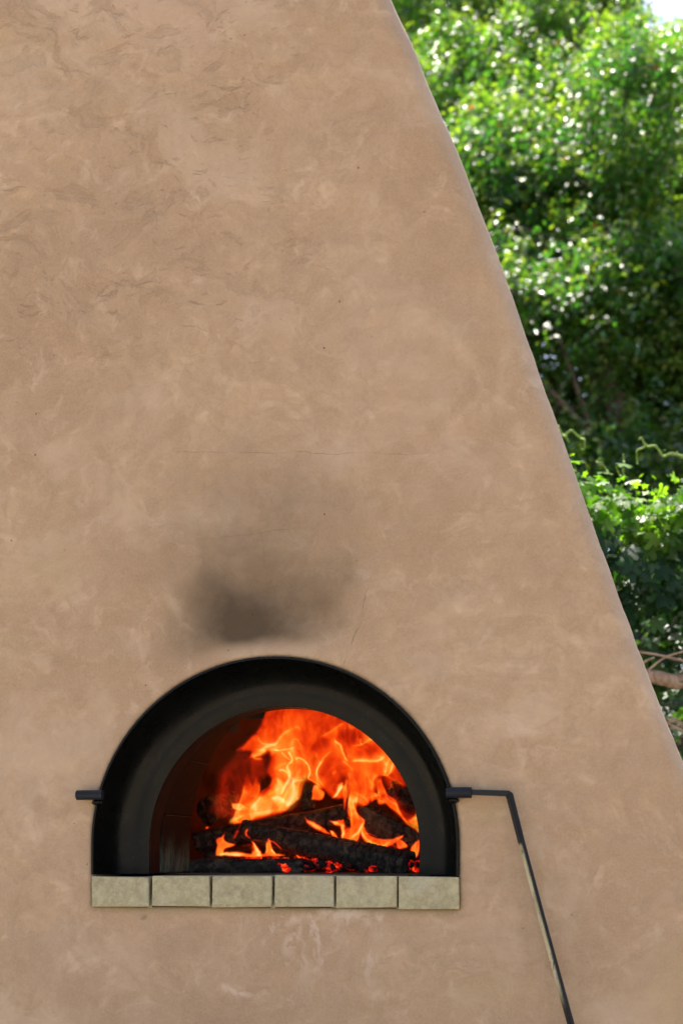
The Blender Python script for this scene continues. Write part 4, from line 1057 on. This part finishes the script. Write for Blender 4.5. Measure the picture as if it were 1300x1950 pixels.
# vine-covered bank
def vine():
    rg = np.random.default_rng(31); root = empty('climbing_vine', (1.0, 2.6, .3)); tag(root, 'dense leafy vine with lobed leaves and curling tendrils growing beside the oven, below the trees', 'vine')
    def topz(x): return np.interp(x, [-1.0, .3, .45, .62, .72, .85, 1.3, 2.6], [2.35, 2.40, 2.415, 2.375, 2.30, 2.33, 2.45, 2.3]) + .02 * np.sin(x * 31)
    P_, Nn, Zr = [], [], []
    N = 7000
    x = rg.uniform(-.6, 2.4, N); tz = topz(x)
    # top surface leaves and front face leaves and inner leaves
    kind = rg.choice(3, N, p=[.36, .38, .26])
    y = np.where(kind == 0, rg.uniform(1.9, 3.2, N), np.where(kind == 1, 1.93 + .12 * rg.random(N), rg.uniform(2.0, 2.7, N)))
    z = np.where(kind == 0, tz + rg.normal(size=N) * .03 + .06 * np.sin(y * 5), np.where(kind == 1, 1.72 + (tz - 1.72) * rg.random(N) ** .8, 1.6 + (tz - 1.6) * rg.random(N)))
    y = y + np.where(kind == 1, .10 * (fbm(x * 5, z * 5, 0, 2, 3)), 0) + np.where(kind == 1, .12 * ((tz - z) / .8), 0)
    # vis region boost near the frame
    pos = np.stack([x, y, z], -1)
    top = np.array([0, -.25, .9]); frt = np.array([0, -.75, .55])
    bias = np.where((kind == 0)[:, None], top, frt) * np.array([1, 1, 1])
    s = np.zeros((N, 3)); t = np.zeros((N, 3)); n_ = np.zeros((N, 3))
    nrm = rg.normal(size=(N, 3)) * .33 + bias; nrm /= np.linalg.norm(nrm, axis=1, keepdims=True)
    t = rg.normal(size=(N, 3)) * .5 + np.array([0, -.5, -.8]); t -= nrm * (t * nrm).sum(1, keepdims=True); t /= np.linalg.norm(t, axis=1, keepdims=True); s = np.cross(t, nrm)
    size = rg.uniform(.038, .062, N) * np.where(kind == 0, .72, 1)
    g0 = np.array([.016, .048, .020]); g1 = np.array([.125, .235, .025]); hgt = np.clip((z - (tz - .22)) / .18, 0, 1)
    a = np.clip(hgt * .8 + rg.normal(size=N) * .15, 0, 1)[:, None]; tint = g0 * (1 - a) + g1 * a; tint *= rg.uniform(.75, 1.3, (N, 1))  # sunlit top and shaded lower leaves, painted into the tint by height
    # young shoots on top: small bright leaves
    M_ = 2700; xb = rg.uniform(-.3, 2.2, M_ // 9); B_ = np.stack([xb, rg.uniform(1.9, 2.9, len(xb)), topz(xb) - .02], -1)
    dr = rg.normal(size=B_.shape) * .5 + np.array([0, 0, .5]); dr /= np.linalg.norm(dr, axis=1, keepdims=True)
    pp, tt = shoots_to_leaves(B_, dr, rg.uniform(.03, .10, len(B_)), 9, rg, None, .3); pp = pp + rg.normal(size=pp.shape) * .01
    n2 = rg.normal(size=pp.shape) * .6 + np.array([0, -.1, .8]); n2 /= np.linalg.norm(n2, axis=1, keepdims=True)
    t2 = rg.normal(size=pp.shape); t2 -= n2 * (t2 * n2).sum(1, keepdims=True); t2 /= np.linalg.norm(t2, axis=1, keepdims=True)
    pos = np.concatenate([pos, pp]); n_ = np.concatenate([nrm, n2]); t = np.concatenate([t, t2]); s = np.concatenate([s, np.cross(t2, n2)])
    size = np.concatenate([size, rg.uniform(.016, .036, len(pp)) * (1.1 - .6 * tt)]); tint = np.concatenate([tint, np.array([.20, .32, .04]) * rg.uniform(.8, 1.2, (len(pp), 1))])
    # low straggling leaves in front of the pale branch
    K = 60; lx = rg.uniform(.75, 1.5, K); lp = np.stack([lx, rg.uniform(1.85, 2.2, K), rg.uniform(1.42, 1.76, K)], -1)
    n3 = rg.normal(size=(K, 3)) * .3 + np.array([-.1, -.5, .8]); n3 /= np.linalg.norm(n3, axis=1, keepdims=True)
    t3 = rg.normal(size=(K, 3)) + np.array([-.6, -.3, -.5]); t3 -= n3 * (t3 * n3).sum(1, keepdims=True); t3 /= np.linalg.norm(t3, axis=1, keepdims=True)
    pos = np.concatenate([pos, lp]); n_ = np.concatenate([n_, n3]); t = np.concatenate([t, t3]); s = np.concatenate([s, np.cross(t3, n3)])
    size = np.concatenate([size, rg.uniform(.035, .055, K)]); tint = np.concatenate([tint, np.array([.05, .085, .06]) * rg.uniform(.8, 1.4, (K, 1))])
    u, v, zc = view_uv(pos); edge = np.interp(v, [p[1] for p in edge_px], [p[0] for p in edge_px])
    vis = (u > edge - 10) & (u < 1310) & (v > 800) & (v < 1460); score = np.where(vis, size / zc - .004 * (pos[:, 1] > 2.12), -1); pick = np.argsort(-score)[:280]
    rest = np.ones(len(pos), bool); rest[pick] = False
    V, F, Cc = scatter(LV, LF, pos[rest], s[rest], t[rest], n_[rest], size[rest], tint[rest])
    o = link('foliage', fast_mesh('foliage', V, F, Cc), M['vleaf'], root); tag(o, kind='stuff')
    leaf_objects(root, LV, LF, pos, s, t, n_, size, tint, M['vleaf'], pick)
    c6 = lambda L, y=2.0: [tuple(W(1050 + a / 5.2, 800 + b / 5.2, y)) for a, b in L]
    def tendril(L, r, y=2.0, leaves=0):
        bm = bmesh.new(); q = catmull(c6(L, y), 8); n = len(q)
        q = [(p[0], p[1] + .02 * math.sin(i * .3), p[2]) for i, p in enumerate(q)]
        tube(bm, q, [r * (1 - .45 * i / n) * (1 + .12 * math.sin(i * .9)) for i in range(n)], 8)
        link('tendril', bm_mesh('tendril', bm, True), M['stem'], root)
    tendril([(60, 60), (105, 135), (140, 180), (165, 205)], .0048)
    tendril([(110, 140), (150, 122), (200, 122), (260, 150), (315, 190), (325, 225), (318, 270), (290, 298)], .0042)
    tendril([(1420, 365), (1300, 352), (1180, 352), (1110, 345), (1060, 305), (1000, 262), (935, 240), (890, 200), (868, 180)], .0052)
    tendril([(935, 242), (880, 272), (840, 325), (842, 380), (850, 440)], .0036)
    tendril([(720, 560), (705, 500), (715, 440), (712, 390), (706, 340)], .0038)
    tendril([(690, 560), (660, 510), (630, 470)], .0034)
    tendril([(180, 400), (260, 405), (320, 430), (360, 470)], .0030)
    tendril([(560, 520), (520, 450), (470, 440), (440, 400), (470, 380)], .0030)
    # little buds along the tendrils
    bm = bmesh.new()
    for a, b, r in ((330, 190, 10), (318, 250, 8), (295, 292, 11), (160, 192, 9), (1115, 298, 9), (1240, 320, 12), (1270, 350, 14), (1290, 375, 12), (840, 335, 9), (848, 400, 12), (850, 430, 9), (706, 345, 11), (713, 385, 12), (722, 440, 12), (640, 475, 10), (470, 388, 10), (870, 190, 12)):
        p = Vector(c6([(a, b), (a, b)])[0]); bmesh.ops.create_icosphere(bm, subdivisions=1, radius=r / 5.2 * .00165 * .62, matrix=Matrix.Translation(p) @ Matrix.Rotation(random.random() * 3, 4, 'Y') @ Matrix.Diagonal((1, 1, 1.8, 1)))
    tag(link('buds', bm_mesh('buds', bm, True), M['stem'], root), kind='stuff')
    # woody stems inside
    bm = bmesh.new()
    for k in range(34):
        x0 = rg.uniform(-.3, 2.2); p = [(x0, rg.uniform(2.1, 2.9), .6)]
        for j in range(5): p.append((p[-1][0] + rg.normal() * .16, 2.05 + rg.random() * .6, .6 + (j + 1) * .36))
        q = catmull(p, 5); tube(bm, q, [.014 * (1 - .7 * i / len(q)) for i in range(len(q))], 6)
    link('woody_stems', bm_mesh('woody_stems', bm, True), M['bark'], root)
    return root
vine()
def undergrowth():
    rg = np.random.default_rng(77)
    # leafy scrub over the bank
    N = 5200; x = rg.uniform(-3, 5, N); y = rg.uniform(2.5, 4.2, N)
    s_ = np.clip((y - 2.1) / 1.5, 0, 1); g = s_ * s_ * (3 - 2 * s_) * 1.75
    z = g + rg.random(N) ** 1.5 * .45
    pos = np.stack([x, y, z], -1); s, t, n_ = frames(N, np.array([0, -.35, .7]), rg); size = rg.uniform(.035, .07, N)
    tint = np.array([.04, .075, .03]) * rg.uniform(.6, 1.5, (N, 1))
    V, F, C = scatter(LV, LF, pos, s, t, n_, size, tint)
    tag(link('undergrowth', fast_mesh('undergrowth', V, F, C), M['vleaf']), 'dark leafy scrub covering the bank behind the vine', 'undergrowth', kind='stuff')
    N = 16000; x = rg.uniform(-4, 5, N); y = rg.uniform(8.6, 10.6, N); z = 2.1 + rg.random(N) * 2.2 + .3 * vnoise(x, y, 0, 3)
    pos = np.stack([x, y, z], -1); s, t, n_ = frames(N, np.array([0, -.3, .7]), rg); size = rg.uniform(.07, .12, N)
    tint = np.array([.022, .05, .014]) * rg.uniform(.6, 1.5, (N, 1))
    V, F, C = scatter(TL, TF, pos, s, t, n_, size, tint)
    tag(link('understorey', fast_mesh('understorey', V, F, C), M['tleaf']), 'deep green shrubby growth in the shade beneath the trees', 'shrubs', kind='stuff')
    N = 26000; x = rg.uniform(-16, 18, N); top = 5.5 + 1.6 * vnoise(x * .35, 0, 0, 5); y = 14.5 + 1.5 * rg.random(N) + .8 * vnoise(x, 3, 0, 8)
    z = 1.8 + (top - 1.8) * rg.random(N); pos = np.stack([x, y, z], -1); s, t, n_ = frames(N, np.array([0, -.3, .7]), rg); size = rg.uniform(.16, .32, N)
    tint = np.array([.035, .07, .02]) * rg.uniform(.6, 1.5, (N, 1))
    V, F, C = scatter(TL, TF, pos, s, t, n_, size, tint)
    tag(link('distant_thicket', fast_mesh('distant_thicket', V, F, C), M['tleaf']), 'dark thicket of trees closing the view behind the two trees', 'thicket', kind='stuff')
undergrowth()
def branches():
    def br(pts, r, label, y, nm='dead_branch', gr=None):
        bm = bmesh.new(); q = catmull([tuple(W(u, v, y + dy)) for u, v, dy in pts], 8); n = len(q)
        tube(bm, q, [r * (1 - .35 * i / n) * (1 + .05 * math.sin(i * .9) + .03 * math.sin(i * 2.3)) for i in range(n)], 10)
        o = link(nm, bm_mesh(nm, bm, True), M['palewood']); tag(o, label, 'branch', gr)
    br([(1440, 1290, .1), (1300, 1298, .05), (1250, 1290, 0), (1180, 1278, 0)], .028, 'thick pale pinkish-brown dead branch lying level under the vine beside the oven', 2.02)
    br([(1420, 1292, 0), (1290, 1256, 0), (1225, 1243, 0), (1170, 1240, 0)], .0048, 'thin pale twig slanting above the thick dead branch', 1.95)
    br([(1228, 1280, 0), (1265, 1252, 0), (1310, 1236, 0), (1400, 1190, 0)], .0036, 'thin twig crossing upward to the right over the thick dead branch', 1.93)
    br([(1200, 1300, 0), (1225, 1262, 0), (1245, 1252, 0)], .004, 'short fine twig close to the chimney edge above the dead branch', 1.94)
    br([(1235, 1360, 0), (1285, 1385, 0), (1400, 1440, 0)], .006, 'brown twig low among grey-green leaves below the dead branch', 2.1)
branches()
